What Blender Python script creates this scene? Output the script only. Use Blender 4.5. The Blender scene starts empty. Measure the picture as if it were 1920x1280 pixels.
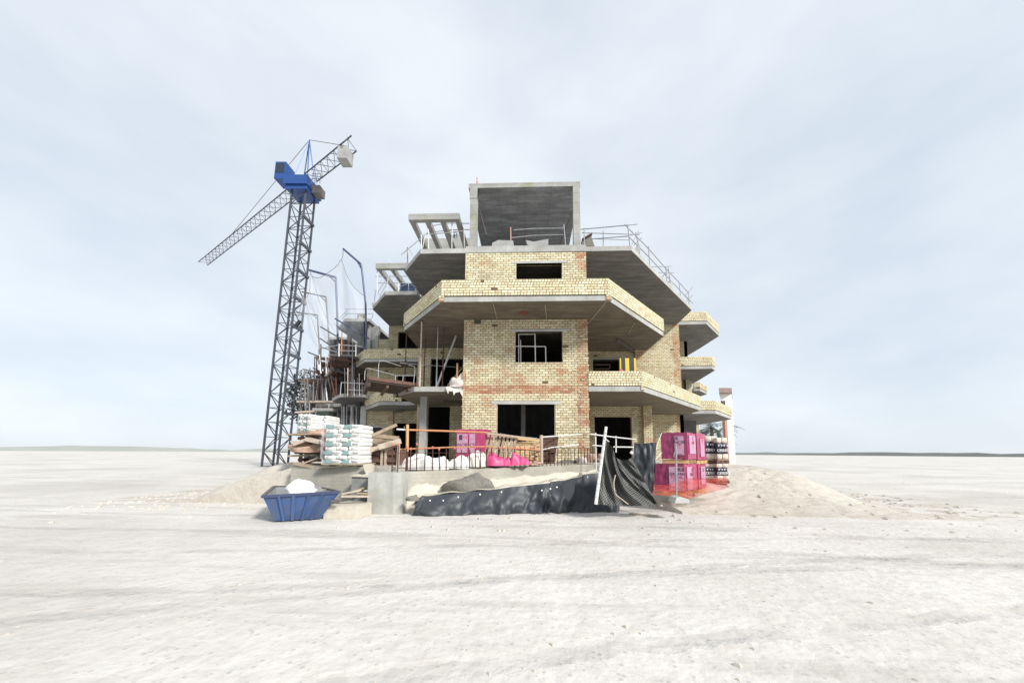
import bpy, math, random
from mathutils import Vector, Matrix
random.seed(7)
R_=math.radians
sc=bpy.context.scene
# ---------------- camera ----------------
F=660.;CX=960.;CY=775.;EZ=1.6
PITCH=math.atan(.11);YAW=R_(2.0);ROLL=R_(.35)
CR=Matrix.Rotation(YAW,3,'Z')@Matrix.Rotation(math.pi/2+PITCH,3,'X')@Matrix.Rotation(ROLL,3,'Z')
cd=bpy.data.cameras.new('camera');cam=bpy.data.objects.new('camera',cd);sc.collection.objects.link(cam)
cam.location=(0,0,EZ);cam.rotation_euler=CR.to_euler();cd.sensor_width=36;cd.lens=36*F/1920
cd.shift_y=(CY-640)/1920;cd.clip_end=3000;cd.clip_start=.05;sc.camera=cam
# ---------------- sky, sun, exposure ----------------
SUN_EL,SUN_AZ=R_(35),R_(134)      # azimuth clockwise from +Y
w=bpy.data.worlds.new('World');sc.world=w;w.use_nodes=True
nt=w.node_tree;N=nt.nodes;L=nt.links;bg=N['Background']
sky=N.new('ShaderNodeTexSky');sky.sky_type='NISHITA';sky.sun_disc=False;sky.sun_elevation=SUN_EL;sky.sun_rotation=SUN_AZ
tc=N.new('ShaderNodeTexCoord');mp=N.new('ShaderNodeMapping');mp.inputs['Scale'].default_value=(1,1,2.2)
n1=N.new('ShaderNodeTexNoise');n1.inputs['Scale'].default_value=2.1;n1.inputs['Detail'].default_value=5;n1.inputs['Roughness'].default_value=.5
cr=N.new('ShaderNodeValToRGB');cr.color_ramp.elements[0].position=.3;cr.color_ramp.elements[0].color=(6.1,6.8,7.6,1)
cr.color_ramp.elements[1].position=.66;cr.color_ramp.elements[1].color=(8.0,8.5,9.0,1)
mx=N.new('ShaderNodeMix');mx.data_type='RGBA';mx.inputs[0].default_value=.86
L.new(tc.outputs['Generated'],mp.inputs[0]);L.new(mp.outputs[0],n1.inputs['Vector']);L.new(n1.outputs[0],cr.inputs[0])
L.new(sky.outputs[0],mx.inputs[6]);L.new(cr.outputs[0],mx.inputs[7]);L.new(mx.outputs[2],bg.inputs[0]);bg.inputs[1].default_value=.1
sl=bpy.data.lights.new('sun','SUN');sl.energy=3.7;sl.angle=R_(9);sl.color=(1,.97,.92)
so=bpy.data.objects.new('sun',sl);sc.collection.objects.link(so)
sd=Vector((math.sin(SUN_AZ)*math.cos(SUN_EL),math.cos(SUN_AZ)*math.cos(SUN_EL),math.sin(SUN_EL)))
so.rotation_euler=sd.to_track_quat('Z','Y').to_euler();so.location=sd*80
vs=sc.view_settings;vs.view_transform='Standard';vs.look='None';vs.exposure=.3;vs.gamma=1;vs.use_curve_mapping=False
sc.render.engine='CYCLES';sc.cycles.use_denoising=True;sc.cycles.max_bounces=6;sc.cycles.transparent_max_bounces=16
# ---------------- helpers ----------------
V=Vector
def ray(px,py):return CR@V((px-CX,CY-py,-F))
def PY(px,py,Y):d=ray(px,py);d*=Y/d.y;return V((d.x,d.y,EZ+d.z))
def PZ(px,py,z):d=ray(px,py);d*=(z-EZ)/d.z;return V((d.x,d.y,EZ+d.z))
BASE={}
col=sc.collection
def thing(name,label,cat,loc=(0,0,0),rz=0,group=None,kind=None):
    o=bpy.data.objects.new(name,None);col.objects.link(o);o.location=loc;o.rotation_euler=(0,0,rz);o.empty_display_size=.2
    o['label']=label;o['category']=cat
    if group:o['group']=group
    if kind:o['kind']=kind
    BASE[o.name]=V(loc);return o
def tag(o,label,cat,group=None,kind=None):
    o['label']=label
    if cat:o['category']=cat
    if group:o['group']=group
    if kind:o['kind']=kind
    return o
def dup(root,loc,rz=None,label=None,scale=None):
    r=root.copy();col.objects.link(r);r.location=loc
    if rz is not None:r.rotation_euler=(0,0,rz)
    if label:r['label']=label
    if scale:r.scale=scale
    for ch in root.children:
        c=ch.copy();col.objects.link(c);c.parent=r
        for g in ch.children:
            d=g.copy();col.objects.link(d);d.parent=c
    return r
class MB:
    def __init__(s):s.v=[];s.f=[];s.uv=[];s.mi=[]
    def face(s,ps,uv=None,m=0):
        b=len(s.v);s.v+=[V(p) for p in ps];s.f.append(tuple(range(b,b+len(ps))));s.uv.append(uv or [(0,0)]*len(ps));s.mi.append(m)
    def box(s,a,b,m=0):
        a=V(a);b=V(b);s.hexa([(a.x,a.y),(b.x,a.y),(b.x,b.y),(a.x,b.y)],a.z,b.z,m)
        return s
    def hexa(s,poly,z0,z1,m=0,mb=None,mt=None):s.prism(poly,z0,z1,m,mb,mt);return s
    def prism(s,poly,z0,z1,m=0,mb=None,mt=None):
        A=sum(poly[i][0]*poly[(i+1)%len(poly)][1]-poly[(i+1)%len(poly)][0]*poly[i][1] for i in range(len(poly)))
        if A<0:poly=poly[::-1]
        n=len(poly);u=0
        s.face([(p[0],p[1],z1) for p in poly],[(p[0],p[1]) for p in poly],m if mt is None else mt)
        s.face([(p[0],p[1],z0) for p in poly[::-1]],[(p[0],p[1]) for p in poly[::-1]],m if mb is None else mb)
        for i in range(n):
            p,q=poly[i],poly[(i+1)%n];l=math.hypot(q[0]-p[0],q[1]-p[1])
            s.face([(p[0],p[1],z0),(q[0],q[1],z0),(q[0],q[1],z1),(p[0],p[1],z1)],[(u,z0),(u+l,z0),(u+l,z1),(u,z1)],m);u+=l
        return s
    def beam(s,a,b,w,h,up=(0,0,1),m=0,tw=0):
        a=V(a);b=V(b);d=(b-a).normalized();up=V(up)
        if abs(d.dot(up))>.98:up=V((0,1,0))
        x=d.cross(up).normalized();y=x.cross(d).normalized()
        if tw:
            q=Matrix.Rotation(tw,3,d);x=q@x;y=q@y
        c=[(-w/2,-h/2),(w/2,-h/2),(w/2,h/2),(-w/2,h/2)]
        P=[a+x*i+y*j for i,j in c];Q=[b+x*i+y*j for i,j in c];l=(b-a).length
        for i in range(4):
            j=(i+1)%4;s.face([P[i],P[j],Q[j],Q[i]],[(0,c[i][0]+c[i][1]),(0,c[j][0]+c[j][1]),(l,c[j][0]+c[j][1]),(l,c[i][0]+c[i][1])],m)
        s.face(P[::-1],None,m);s.face(Q,None,m);return s
    def tube(s,pts,r,n=7,m=0,r2=None):
        pts=[V(p) for p in pts];k=len(pts);rings=[]
        for i,p in enumerate(pts):
            d=(pts[min(i+1,k-1)]-pts[max(i-1,0)]).normalized()
            up=V((0,0,1)) if abs(d.z)<.95 else V((0,1,0))
            x=d.cross(up).normalized();y=x.cross(d);rr=r if r2 is None else r+(r2-r)*i/(k-1)
            rings.append([p+x*math.cos(2*math.pi*j/n)*rr+y*math.sin(2*math.pi*j/n)*rr for j in range(n)])
        b=len(s.v)
        for rg in rings:s.v+=rg
        def af(t):
            s.f.append(t);s.uv.append([(0,0)]*len(t));s.mi.append(m)
        for i in range(k-1):
            for j in range(n):
                j2=(j+1)%n;af((b+i*n+j,b+i*n+j2,b+(i+1)*n+j2,b+(i+1)*n+j))
        af(tuple(b+j for j in range(n))[::-1]);af(tuple(b+(k-1)*n+j for j in range(n)))
        return s
    def grid(s,fn,nu,nv,m=0,uvs=(1,1)):
        b=len(s.v)
        for j in range(nv+1):
            for i in range(nu+1):s.v.append(V(fn(i/nu,j/nv)))
        for j in range(nv):
            for i in range(nu):
                a=b+j*(nu+1)+i;s.f.append((a,a+1,a+nu+2,a+nu+1))
                u0,u1,v0,v1=i/nu*uvs[0],(i+1)/nu*uvs[0],j/nv*uvs[1],(j+1)/nv*uvs[1]
                s.uv.append([(u0,v0),(u1,v0),(u1,v1),(u0,v1)]);s.mi.append(m)
        return s
    def wall(s,p0,p1,z0,z1,th,ops=(),m=0,v0=0,uo=0,head=None,top=0,bot=0,hm=1,mi=None):
        """p0->p1 seen left to right from outside; ops (u0,u1,z0,z1)."""
        p0=V(p0[:2]);p1=V(p1[:2]);Ln=(p1-p0).length;d=(p1-p0)/Ln;n=V((d.y,-d.x));mi=m if mi is None else mi
        us=sorted(set([0,Ln]+[min(max(u,0),Ln) for o in ops for u in o[:2]]))
        zs=sorted(set([z0,z1]+[min(max(z,z0),z1) for o in ops for z in o[2:4]]+([z0+bot] if bot else [])+([z1-top] if top else [])))
        def hole(u,z):return any(o[0]-1e-6<u<o[1]+1e-6 and o[2]-1e-6<z<o[3]+1e-6 for o in ops)
        def P(u,z,b):q=p0+d*u-n*(th if b else 0);return (q.x,q.y,z)
        nu,nz=len(us)-1,len(zs)-1
        H=[[hole((us[i]+us[i+1])/2,(zs[j]+zs[j+1])/2) for j in range(nz)] for i in range(nu)]
        for i in range(nu):
            for j in range(nz):
                if H[i][j]:continue
                a,b,c,e=us[i],us[i+1],zs[j],zs[j+1]
                mm=hm if ((bot and c<z0+bot-1e-4) or (top and e>z1-top+1e-4)) else m
                U=lambda x,z:(x+uo,z-v0)
                s.face([P(a,c,0),P(b,c,0),P(b,e,0),P(a,e,0)],[U(a,c),U(b,c),U(b,e),U(a,e)],mm)
                s.face([P(b,c,1),P(a,c,1),P(a,e,1),P(b,e,1)],[U(b,c),U(a,c),U(a,e),U(b,e)],mi)
                if i==0 or H[i-1][j]:s.face([P(a,c,1),P(a,c,0),P(a,e,0),P(a,e,1)],[(-th,c-v0),(0,c-v0),(0,e-v0),(-th,e-v0)],m)
                if i==nu-1 or H[i+1][j]:s.face([P(b,c,0),P(b,c,1),P(b,e,1),P(b,e,0)],[(0,c-v0),(th,c-v0),(th,e-v0),(0,e-v0)],m)
                if j==0 or H[i][j-1]:s.face([P(a,c,1),P(b,c,1),P(b,c,0),P(a,c,0)],[(a,0),(b,0),(b,th),(a,th)],m)
                if j==nz-1 or H[i][j+1]:s.face([P(a,e,0),P(b,e,0),P(b,e,1),P(a,e,1)],[(a,0),(b,0),(b,th),(a,th)],m)
        return s
    def build(s,name,mats,parent=None,smooth=False,merge=False):
        if not isinstance(mats,(list,tuple)):mats=[mats]
        base=V((0,0,0))
        if parent is not None:base=BASE.get(parent.name,V((0,0,0)))
        me=bpy.data.meshes.new(name);me.from_pydata([tuple(p-base) for p in s.v],[],s.f)
        ul=me.uv_layers.new(name='UVMap');k=0;flat=[]
        for u in s.uv:
            for a in u:flat+=[a[0],a[1]]
        ul.data.foreach_set('uv',flat)
        for m in mats:me.materials.append(m)
        me.polygons.foreach_set('material_index',s.mi)
        if merge:
            import bmesh
            bm=bmesh.new();bm.from_mesh(me);bmesh.ops.remove_doubles(bm,verts=bm.verts,dist=1e-4);bmesh.ops.recalc_face_normals(bm,faces=bm.faces);bm.to_mesh(me);bm.free()
        if smooth:me.polygons.foreach_set('use_smooth',[True]*len(me.polygons))
        o=bpy.data.objects.new(name,me);col.objects.link(o)
        if parent is not None:o.parent=parent;BASE[o.name]=base
        return o
# ---------------- materials ----------------
def newmat(name,rough=.85,metal=0):
    m=bpy.data.materials.new(name);m.use_nodes=True;nt=m.node_tree;b=nt.nodes['Principled BSDF']
    b.inputs['Roughness'].default_value=rough;b.inputs['Metallic'].default_value=metal
    return m,nt,b
def mth(nt,op,a,b=None,c=None,clamp=False):
    n=nt.nodes.new('ShaderNodeMath');n.operation=op;n.use_clamp=clamp
    for i,x in enumerate((a,b,c)):
        if x is None:continue
        if isinstance(x,(int,float)):n.inputs[i].default_value=x
        else:nt.links.new(x,n.inputs[i])
    return n.outputs[0]
def noise(nt,vec,scale,detail=4,rough=.55):
    n=nt.nodes.new('ShaderNodeTexNoise');n.inputs['Scale'].default_value=scale;n.inputs['Detail'].default_value=detail;n.inputs['Roughness'].default_value=rough
    if vec is not None:nt.links.new(vec,n.inputs['Vector'])
    return n.outputs[0]
def mixc(nt,f,a,b,mode='MIX'):
    n=nt.nodes.new('ShaderNodeMix');n.data_type='RGBA';n.blend_type=mode
    for i,x in ((0,f),(6,a),(7,b)):
        if isinstance(x,(int,float)):n.inputs[i].default_value=x
        elif isinstance(x,tuple):n.inputs[i].default_value=(*x,1) if len(x)==3 else x
        else:nt.links.new(x,n.inputs[i])
    return n.outputs[2]
def ramp(nt,f,st):
    n=nt.nodes.new('ShaderNodeValToRGB');e=n.color_ramp.elements
    while len(e)<len(st):e.new(.5)
    for i,(p,c) in enumerate(st):e[i].position=p;e[i].color=(*c,1)
    nt.links.new(f,n.inputs[0]);return n.outputs[0]
def bump(nt,b,h,st=.4,d=.02):
    n=nt.nodes.new('ShaderNodeBump');n.inputs['Strength'].default_value=st;n.inputs['Distance'].default_value=d
    nt.links.new(h,n.inputs['Height']);nt.links.new(n.outputs[0],b.inputs['Normal'])
def mapping(nt,src,scale=(1,1,1),rot=(0,0,0)):
    t=nt.nodes.new('ShaderNodeTexCoord');m=nt.nodes.new('ShaderNodeMapping');m.inputs['Scale'].default_value=scale;m.inputs['Rotation'].default_value=rot
    nt.links.new(t.outputs[src],m.inputs[0]);return m.outputs[0]
def geo_pos(nt,scale=(1,1,1)):
    g=nt.nodes.new('ShaderNodeNewGeometry');m=nt.nodes.new('ShaderNodeMapping');m.inputs['Scale'].default_value=scale
    nt.links.new(g.outputs['Position'],m.inputs[0]);return m.outputs[0]
def step(nt,x,a,b):
    n=nt.nodes.new('ShaderNodeMapRange');n.inputs['From Min'].default_value=a;n.inputs['From Max'].default_value=b;nt.links.new(x,n.inputs['Value']);return n.outputs[0]
def brick_mat(name,W=.25,H=.107,red=.0,cream=1.,bands=(),dirt=.35):
    m,nt,b=newmat(name,.9);uv=mapping(nt,'UV');sp=nt.nodes.new('ShaderNodeSeparateXYZ');nt.links.new(uv,sp.inputs[0]);u,v=sp.outputs[0],sp.outputs[1]
    rv=mth(nt,'DIVIDE',v,H);row=mth(nt,'FLOOR',rv);fv=mth(nt,'FRACT',rv)
    wr=nt.nodes.new('ShaderNodeTexWhiteNoise');wr.noise_dimensions='1D';nt.links.new(row,wr.inputs['W'])
    sh=mth(nt,'ADD',mth(nt,'MULTIPLY',mth(nt,'FLOORED_MODULO',row,2.),.5),mth(nt,'MULTIPLY',wr.outputs[0],.14))
    uu=mth(nt,'ADD',mth(nt,'DIVIDE',u,W),sh);cl=mth(nt,'FLOOR',uu);fu=mth(nt,'FRACT',uu)
    dx=mth(nt,'MULTIPLY',mth(nt,'MINIMUM',fu,mth(nt,'SUBTRACT',1.,fu)),W);dy=mth(nt,'MULTIPLY',mth(nt,'MINIMUM',fv,mth(nt,'SUBTRACT',1.,fv)),H)
    rag=mth(nt,'MULTIPLY',mth(nt,'SUBTRACT',noise(nt,uv,22,3),.5),.02)
    d=mth(nt,'ADD',mth(nt,'MINIMUM',dx,dy),rag);mask=step(nt,d,.006,.014)
    cb=nt.nodes.new('ShaderNodeCombineXYZ');nt.links.new(cl,cb.inputs[0]);nt.links.new(row,cb.inputs[1])
    wn=nt.nodes.new('ShaderNodeTexWhiteNoise');wn.noise_dimensions='2D';nt.links.new(cb.outputs[0],wn.inputs['Vector'])
    cc=nt.nodes.new('ShaderNodeCombineXYZ');nt.links.new(mth(nt,'MULTIPLY',cl,W),cc.inputs[0]);nt.links.new(mth(nt,'MULTIPLY',row,H),cc.inputs[1])
    pn=noise(nt,cc.outputs[0],1.3,4)
    c=cream
    base=ramp(nt,wn.outputs[0],[(0,(.55*c,.47*c,.29*c)),(.3,(.67*c,.59*c,.38*c)),(.6,(.75*c,.675*c,.455*c)),(.9,(.8*c,.74*c,.54*c))])
    redc=ramp(nt,wn.outputs[0],[(0,(.38,.13,.07)),(.35,(.5,.24,.14)),(.7,(.58,.36,.22)),(1,(.55,.42,.27))])
    rf=mth(nt,'ADD',mth(nt,'ADD',mth(nt,'MULTIPLY',mth(nt,'SUBTRACT',pn,.5),2.2),mth(nt,'MULTIPLY',wn.outputs[0],.5)),red-.62)
    for ax,a,e,amt in bands:
        q=u if ax=='u' else v;ws=.04
        i1=step(nt,q,a-ws,a+ws);i2=step(nt,q,e+ws,e-ws)
        rf=mth(nt,'ADD',rf,mth(nt,'MULTIPLY',mth(nt,'MULTIPLY',i1,i2),amt))
    rf=step(nt,rf,.0,.12)
    c1=mixc(nt,rf,base,redc)
    # missing / very dark bricks
    hole=mth(nt,'GREATER_THAN',wn.outputs[0],.9965);c1=mixc(nt,hole,c1,(.1,.05,.03))
    c1=mixc(nt,mth(nt,'MULTIPLY',step(nt,noise(nt,uv,3.2,5,.65),.55,.7),.45),c1,(.54*c,.47*c,.33*c))
    bn=mth(nt,'MULTIPLY',step(nt,noise(nt,uv,14,4),.3,.75),.35);c1=mixc(nt,bn,c1,(.36*c,.29*c,.17*c))
    dn=mth(nt,'MULTIPLY',step(nt,noise(nt,uv,.7,5,.6),.48,.72),dirt);c1=mixc(nt,dn,c1,(.3,.27,.21))
    mc=mixc(nt,noise(nt,uv,5,3),(.05,.042,.025),(.2,.17,.1))
    smear=step(nt,noise(nt,uv,1.9,4,.6),.56,.72)
    mc=mixc(nt,smear,mc,(.5,.46,.36))
    nt.links.new(mixc(nt,mask,mc,c1),b.inputs['Base Color'])
    bump(nt,b,mth(nt,'ADD',mth(nt,'MULTIPLY',mask,1.),mth(nt,'MULTIPLY',noise(nt,uv,40,3),.3)),.7,.02)
    return m
def concrete(name,c=(.36,.35,.33),lines=None,stain=.5,warm=(.3,.26,.2),green=0,lw=.02,tile=None,coord='pos'):
    m,nt,b=newmat(name,.9);p=geo_pos(nt) if coord=='pos' else mapping(nt,'Object')
    n=noise(nt,p,1.1,6,.6);n2=noise(nt,p,9,5,.6)
    col_=mixc(nt,step(nt,n,.3,.7),tuple(x*.72 for x in c),tuple(min(1,x*1.22) for x in c))
    col_=mixc(nt,mth(nt,'MULTIPLY',step(nt,n2,.35,.7),.35),col_,tuple(x*.6 for x in c))
    st=geo_pos(nt,(3.2,3.2,.25));col_=mixc(nt,mth(nt,'MULTIPLY',step(nt,noise(nt,st,1.4,4),.5,.75),stain),col_,warm)
    if green:col_=mixc(nt,mth(nt,'MULTIPLY',step(nt,noise(nt,p,.9,4),.58,.68),green),col_,(.22,.23,.05))
    h=n2
    if lines and lines[0][0]==1:
        s2=geo_pos(nt,(.5,2.6,1));sn=noise(nt,s2,1.6,5,.65);col_=mixc(nt,mth(nt,'MULTIPLY',step(nt,sn,.45,.62),.55),col_,tuple(x*.42 for x in c));col_=mixc(nt,mth(nt,'MULTIPLY',step(nt,sn,.46,.3),.5),col_,tuple(min(1,x*1.7) for x in c))
    if lines:   # (axis, spacing)
        sp=nt.nodes.new('ShaderNodeSeparateXYZ');nt.links.new(p,sp.inputs[0])
        for ax,s,amt in lines:
            wob=mth(nt,'MULTIPLY',noise(nt,p,.8,2),.05)
            q=mth(nt,'DIVIDE',mth(nt,'ADD',sp.outputs[ax],wob),s);fr=mth(nt,'FRACT',q)
            li=mth(nt,'LESS_THAN',fr,lw/s);cell=nt.nodes.new('ShaderNodeTexWhiteNoise');cell.noise_dimensions='1D';nt.links.new(mth(nt,'FLOOR',q),cell.inputs['W'])
            col_=mixc(nt,mth(nt,'MULTIPLY',cell.outputs[0],amt*.55),col_,tuple(x*.55 for x in c))
            col_=mixc(nt,mth(nt,'MULTIPLY',li,amt),col_,tuple(x*.3 for x in c))
    nt.links.new(col_,b.inputs['Base Color']);bump(nt,b,h,.35,.02);return m
def plain(name,c,rough=.6,metal=0,var=.25,scale=6,dark=None,bmp=.1,stretch=(1,1,1),amount=None):
    m,nt,b=newmat(name,rough,metal);p=mapping(nt,'Object',stretch)
    n=noise(nt,p,scale,4);f=mth(nt,'MULTIPLY',step(nt,n,.4,.7),var if amount is None else amount)
    nt.links.new(mixc(nt,f,c,dark or tuple(x*.4 for x in c)),b.inputs['Base Color'])
    if bmp:bump(nt,b,n,bmp,.02)
    return m
M={}
M['tower']=brick_mat('tower_brick',red=.07,bands=[('v',2.98,3.34,.85),('v',2.4,2.98,.14),('v',3.34,4.1,.2),('u',4.98,5.6,.5),('u',0,.12,.25),('u',.3,.9,.08)],dirt=.5)
M['parapet']=brick_mat('parapet_brick',red=-.06,cream=1.02,dirt=.12)
M['header']=brick_mat('header_brick',W=.125,red=-.1,cream=1.08,dirt=.08)
M['brick']=brick_mat('recess_brick',red=.1,cream=.92,dirt=.4)
M['brick2']=brick_mat('side_brick',red=.06,cream=.95,dirt=.35,bands=[('u',0,.25,.4),('u',3.3,3.9,.5),('u',1.2,3.4,.1)])
M['brickred']=brick_mat('red_brick',red=.32,cream=.9,dirt=.4)
M['conc']=concrete('grey_concrete',(.37,.37,.36),stain=.25)
M['conc_l']=concrete('pale_concrete',(.47,.47,.45),stain=.25,warm=(.36,.34,.28))
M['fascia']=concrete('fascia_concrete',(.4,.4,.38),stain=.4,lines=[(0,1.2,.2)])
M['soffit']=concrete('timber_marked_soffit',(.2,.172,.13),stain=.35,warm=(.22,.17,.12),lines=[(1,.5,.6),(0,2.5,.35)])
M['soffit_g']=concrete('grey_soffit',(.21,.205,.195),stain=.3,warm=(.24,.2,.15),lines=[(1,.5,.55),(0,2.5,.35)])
M['canopy']=concrete('canopy_soffit',(.29,.295,.31),stain=.6,warm=(.14,.14,.11),lines=[(1,.55,.5),(0,1.25,.35)],green=.15,lw=.035)
M['canopyf']=concrete('canopy_face',(.36,.36,.34),stain=.3,green=.55,lines=[(2,.5,.5)])
M['wallc']=concrete('retaining_concrete',(.42,.4,.34),stain=.4,warm=(.36,.31,.22),lines=[(2,.11,.3)],lw=.012)
M['blockc']=concrete('streaked_concrete',(.45,.45,.41),stain=.75,warm=(.27,.26,.22))
M['fdark']=concrete('shade_dark_concrete',(.14,.14,.15),stain=.4,warm=(.11,.085,.07))  # ordinary concrete, colour lowered to paint in the shade below the slabs
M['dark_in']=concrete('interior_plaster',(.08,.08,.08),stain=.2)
M['plaster']=plain('rough_cream_mortar',(.56,.52,.44),.95,var=.5,scale=7,dark=(.45,.38,.27),bmp=.9)
M['rubblem']=plain('grey_mortar_heap',(.2,.19,.165),.95,var=.6,scale=14,dark=(.1,.09,.075),bmp=.9)
M['steel']=plain('galvanised_steel',(.42,.43,.45),.45,.6,var=.5,scale=9,dark=(.2,.15,.12))
M['steel_d']=plain('dark_scaffold_steel',(.16,.15,.15),.6,.4,var=.5,scale=8,dark=(.1,.06,.04))
M['white_st']=plain('white_painted_steel',(.72,.72,.7),.4,0,var=.3,dark=(.4,.36,.3))
M['rust']=plain('rusty_steel',(.1,.055,.042),.85,.1,var=.7,dark=(.1,.04,.03),bmp=.4)
M['rustdeck']=plain('rusty_deck',(.07,.045,.038),.85,.1,var=.7,dark=(.05,.03,.03),bmp=.4)
M['orange']=plain('orange_painted_pipe',(.5,.23,.11),.7,0,var=.5,dark=(.4,.12,.05))
M['orange_y']=plain('ochre_painted_pipe',(.55,.33,.14),.7,0,var=.4,dark=(.4,.2,.08))
M['redwhite']=plain('red_pole_paint',(.55,.2,.17),.5,0,var=.6,dark=(.6,.55,.5))
M['blue_st']=plain('blue_grey_steel',(.06,.075,.15),.5,.2,var=.3)
M['rebar']=plain('rusty_rebar',(.09,.05,.035),.85,.3,var=.4)
M['capm']=plain('red_cap_plastic',(.6,.16,.12),.5,var=.3)
M['wood']=plain('weathered_wood',(.36,.28,.2),.85,var=.6,scale=5,dark=(.2,.14,.09),stretch=(1,1,1),bmp=.3)
M['wood_y']=plain('fresh_pine',(.62,.42,.2),.8,var=.4,scale=5,dark=(.4,.26,.13),bmp=.2)
M['wood_d']=plain('dark_brown_wood',(.15,.085,.06),.85,var=.6,scale=6,dark=(.06,.035,.03),bmp=.3)
M['wood_p']=plain('pale_grey_wood',(.5,.42,.34),.85,var=.5,scale=6,dark=(.28,.2,.15),bmp=.2)
M['bagw']=plain('white_woven_sack',(.78,.76,.73),.7,var=.35,scale=5,dark=(.6,.57,.53),bmp=.5)
M['bagwarm']=plain('cream_woven_sack',(.74,.7,.64),.7,var=.35,scale=6,dark=(.55,.5,.44),bmp=.5)
M['bagp']=plain('pink_plastic_sack',(.62,.08,.22),.45,var=.5,scale=5,dark=(.6,.05,.16),bmp=.5)
M['sack']=plain('paper_bag',(.8,.79,.76),.6,var=.15,scale=5,bmp=.25)
M['sackg']=plain('green_bag_print',(.22,.34,.33),.7,var=.3,scale=8,bmp=.2)
M['wrap']=None
M['pinkw']=plain('shaded_pink_stretch_film',(.27,.032,.1),.3,var=.6,scale=3,dark=(.12,.02,.06),stretch=(6,6,.8),bmp=.8)  # shaded copy of the film: shadow on the left faces painted into the colour
M['pinkw2']=plain('lit_pink_film',(.42,.05,.14),.3,var=.5,scale=3,dark=(.24,.03,.09),stretch=(6,6,.8),bmp=.8)  # same film, lit copy: light on right faces and tops painted into the colour
M['lilac']=plain('lilac_printed_panel',(.5,.28,.4),.5,var=.3,scale=6)
M['ink']=plain('dark_ink',(.06,.03,.06),.5,var=0,bmp=0)
M['redink']=plain('red_ink',(.5,.04,.07),.5,var=0,bmp=0)
M['whiteink']=plain('white_ink',(.8,.8,.8),.5,var=0,bmp=0)
M['darkbag']=plain('navy_printed_bag',(.05,.05,.08),.5,var=.3,scale=8,bmp=.4)
M['palebag']=plain('beige_bag_end',(.62,.56,.48),.7,var=.5,scale=7,dark=(.42,.36,.3),bmp=.5)
M['hill']=plain('dry_hillside',(.3,.32,.3),.95,var=.4,scale=.02,dark=(.2,.23,.2),bmp=0)
M['redpipe']=plain('red_brown_collar',(.22,.07,.05),.8)
M['tarp']=plain('black_plastic_sheet',(.03,.035,.042),.5,var=.4,scale=3,dark=(.045,.05,.06),bmp=.2)
M['yellow']=plain('yellow_wrap',(.75,.52,.05),.4,var=.1)
M['black']=plain('black_print',(.03,.03,.03),.5,var=.2)
M['skipb']=plain('blue_skip_paint',(.05,.1,.24),.5,.1,var=.5,dark=(.09,.09,.09),bmp=.2)
M['skipi']=plain('worn_skip_inside',(.3,.31,.32),.7,.1,var=.5)
M['crane']=plain('crane_grey_steel',(.075,.08,.1),.6,.1,var=.3)
M['craneb']=plain('crane_blue_paint',(.02,.075,.27),.4,.1,var=.3)
M['rubwhite']=plain('plaster_rubble',(.66,.6,.56),.9,var=.6,scale=9,dark=(.45,.36,.32),bmp=.8)
M['rubred']=plain('brick_rubble',(.42,.27,.2),.9,var=.7,scale=9,dark=(.25,.2,.17),bmp=.8)
M['leaf']=plain('palm_green',(.035,.06,.035),.6,var=.5,bmp=0)
M['leafd']=plain('dark_tree_green',(.03,.045,.03),.7,var=.5,bmp=0)
M['trunk']=plain('palm_trunk_brown',(.12,.09,.07),.9,var=.5)
M['housep']=plain('pink_render',(.5,.28,.2),.85,var=.2)
M['tileroof']=plain('brown_roof_tile',(.3,.22,.2),.85,var=.4)
M['glass']=plain('dark_glass',(.02,.03,.05),.1,var=0,bmp=0)
M['cementg']=plain('wet_cement_grey',(.24,.24,.23),.9,var=.4)
def netmat(name,c,sp,lw,alpha_bg=0.0,uvscale=1,diag=True,rough=.6):
    m,nt,b=newmat(name,rough);b.inputs['Base Color'].default_value=(*c,1);uv=mapping(nt,'UV',(1,1,1),(0,0,R_(45) if diag else 0))
    spn=nt.nodes.new('ShaderNodeSeparateXYZ');nt.links.new(uv,spn.inputs[0])
    a=mth(nt,'LESS_THAN',mth(nt,'FRACT',mth(nt,'DIVIDE',spn.outputs[0],sp)),lw/sp);c2=mth(nt,'LESS_THAN',mth(nt,'FRACT',mth(nt,'DIVIDE',spn.outputs[1],sp)),lw/sp)
    al=mth(nt,'MAXIMUM',mth(nt,'MAXIMUM',a,c2),alpha_bg);nt.links.new(al,b.inputs['Alpha']);return m
M['net']=netmat('safety_net_mesh',(.5,.53,.58),.12,.017)
M['netr']=netmat('orange_barrier_mesh',(.5,.07,.05),.045,.012)
M['film']=netmat('clear_stretch_film',(.62,.6,.66),.5,.02,alpha_bg=.45,rough=.25)
def blacknet():
    m,nt,b=newmat('black_mesh_net',.6);uv=mapping(nt,'UV',(1,1,1),(0,0,R_(38)));s=nt.nodes.new('ShaderNodeSeparateXYZ');nt.links.new(uv,s.inputs[0])
    a=mth(nt,'LESS_THAN',mth(nt,'FRACT',mth(nt,'DIVIDE',s.outputs[0],.085)),.22);c=mth(nt,'LESS_THAN',mth(nt,'FRACT',mth(nt,'DIVIDE',s.outputs[1],.085)),.16)
    nt.links.new(mixc(nt,mth(nt,'MAXIMUM',a,c),(.018,.02,.022),(.17,.17,.15)),b.inputs['Base Color']);return m
M['bnet']=blacknet()
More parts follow.
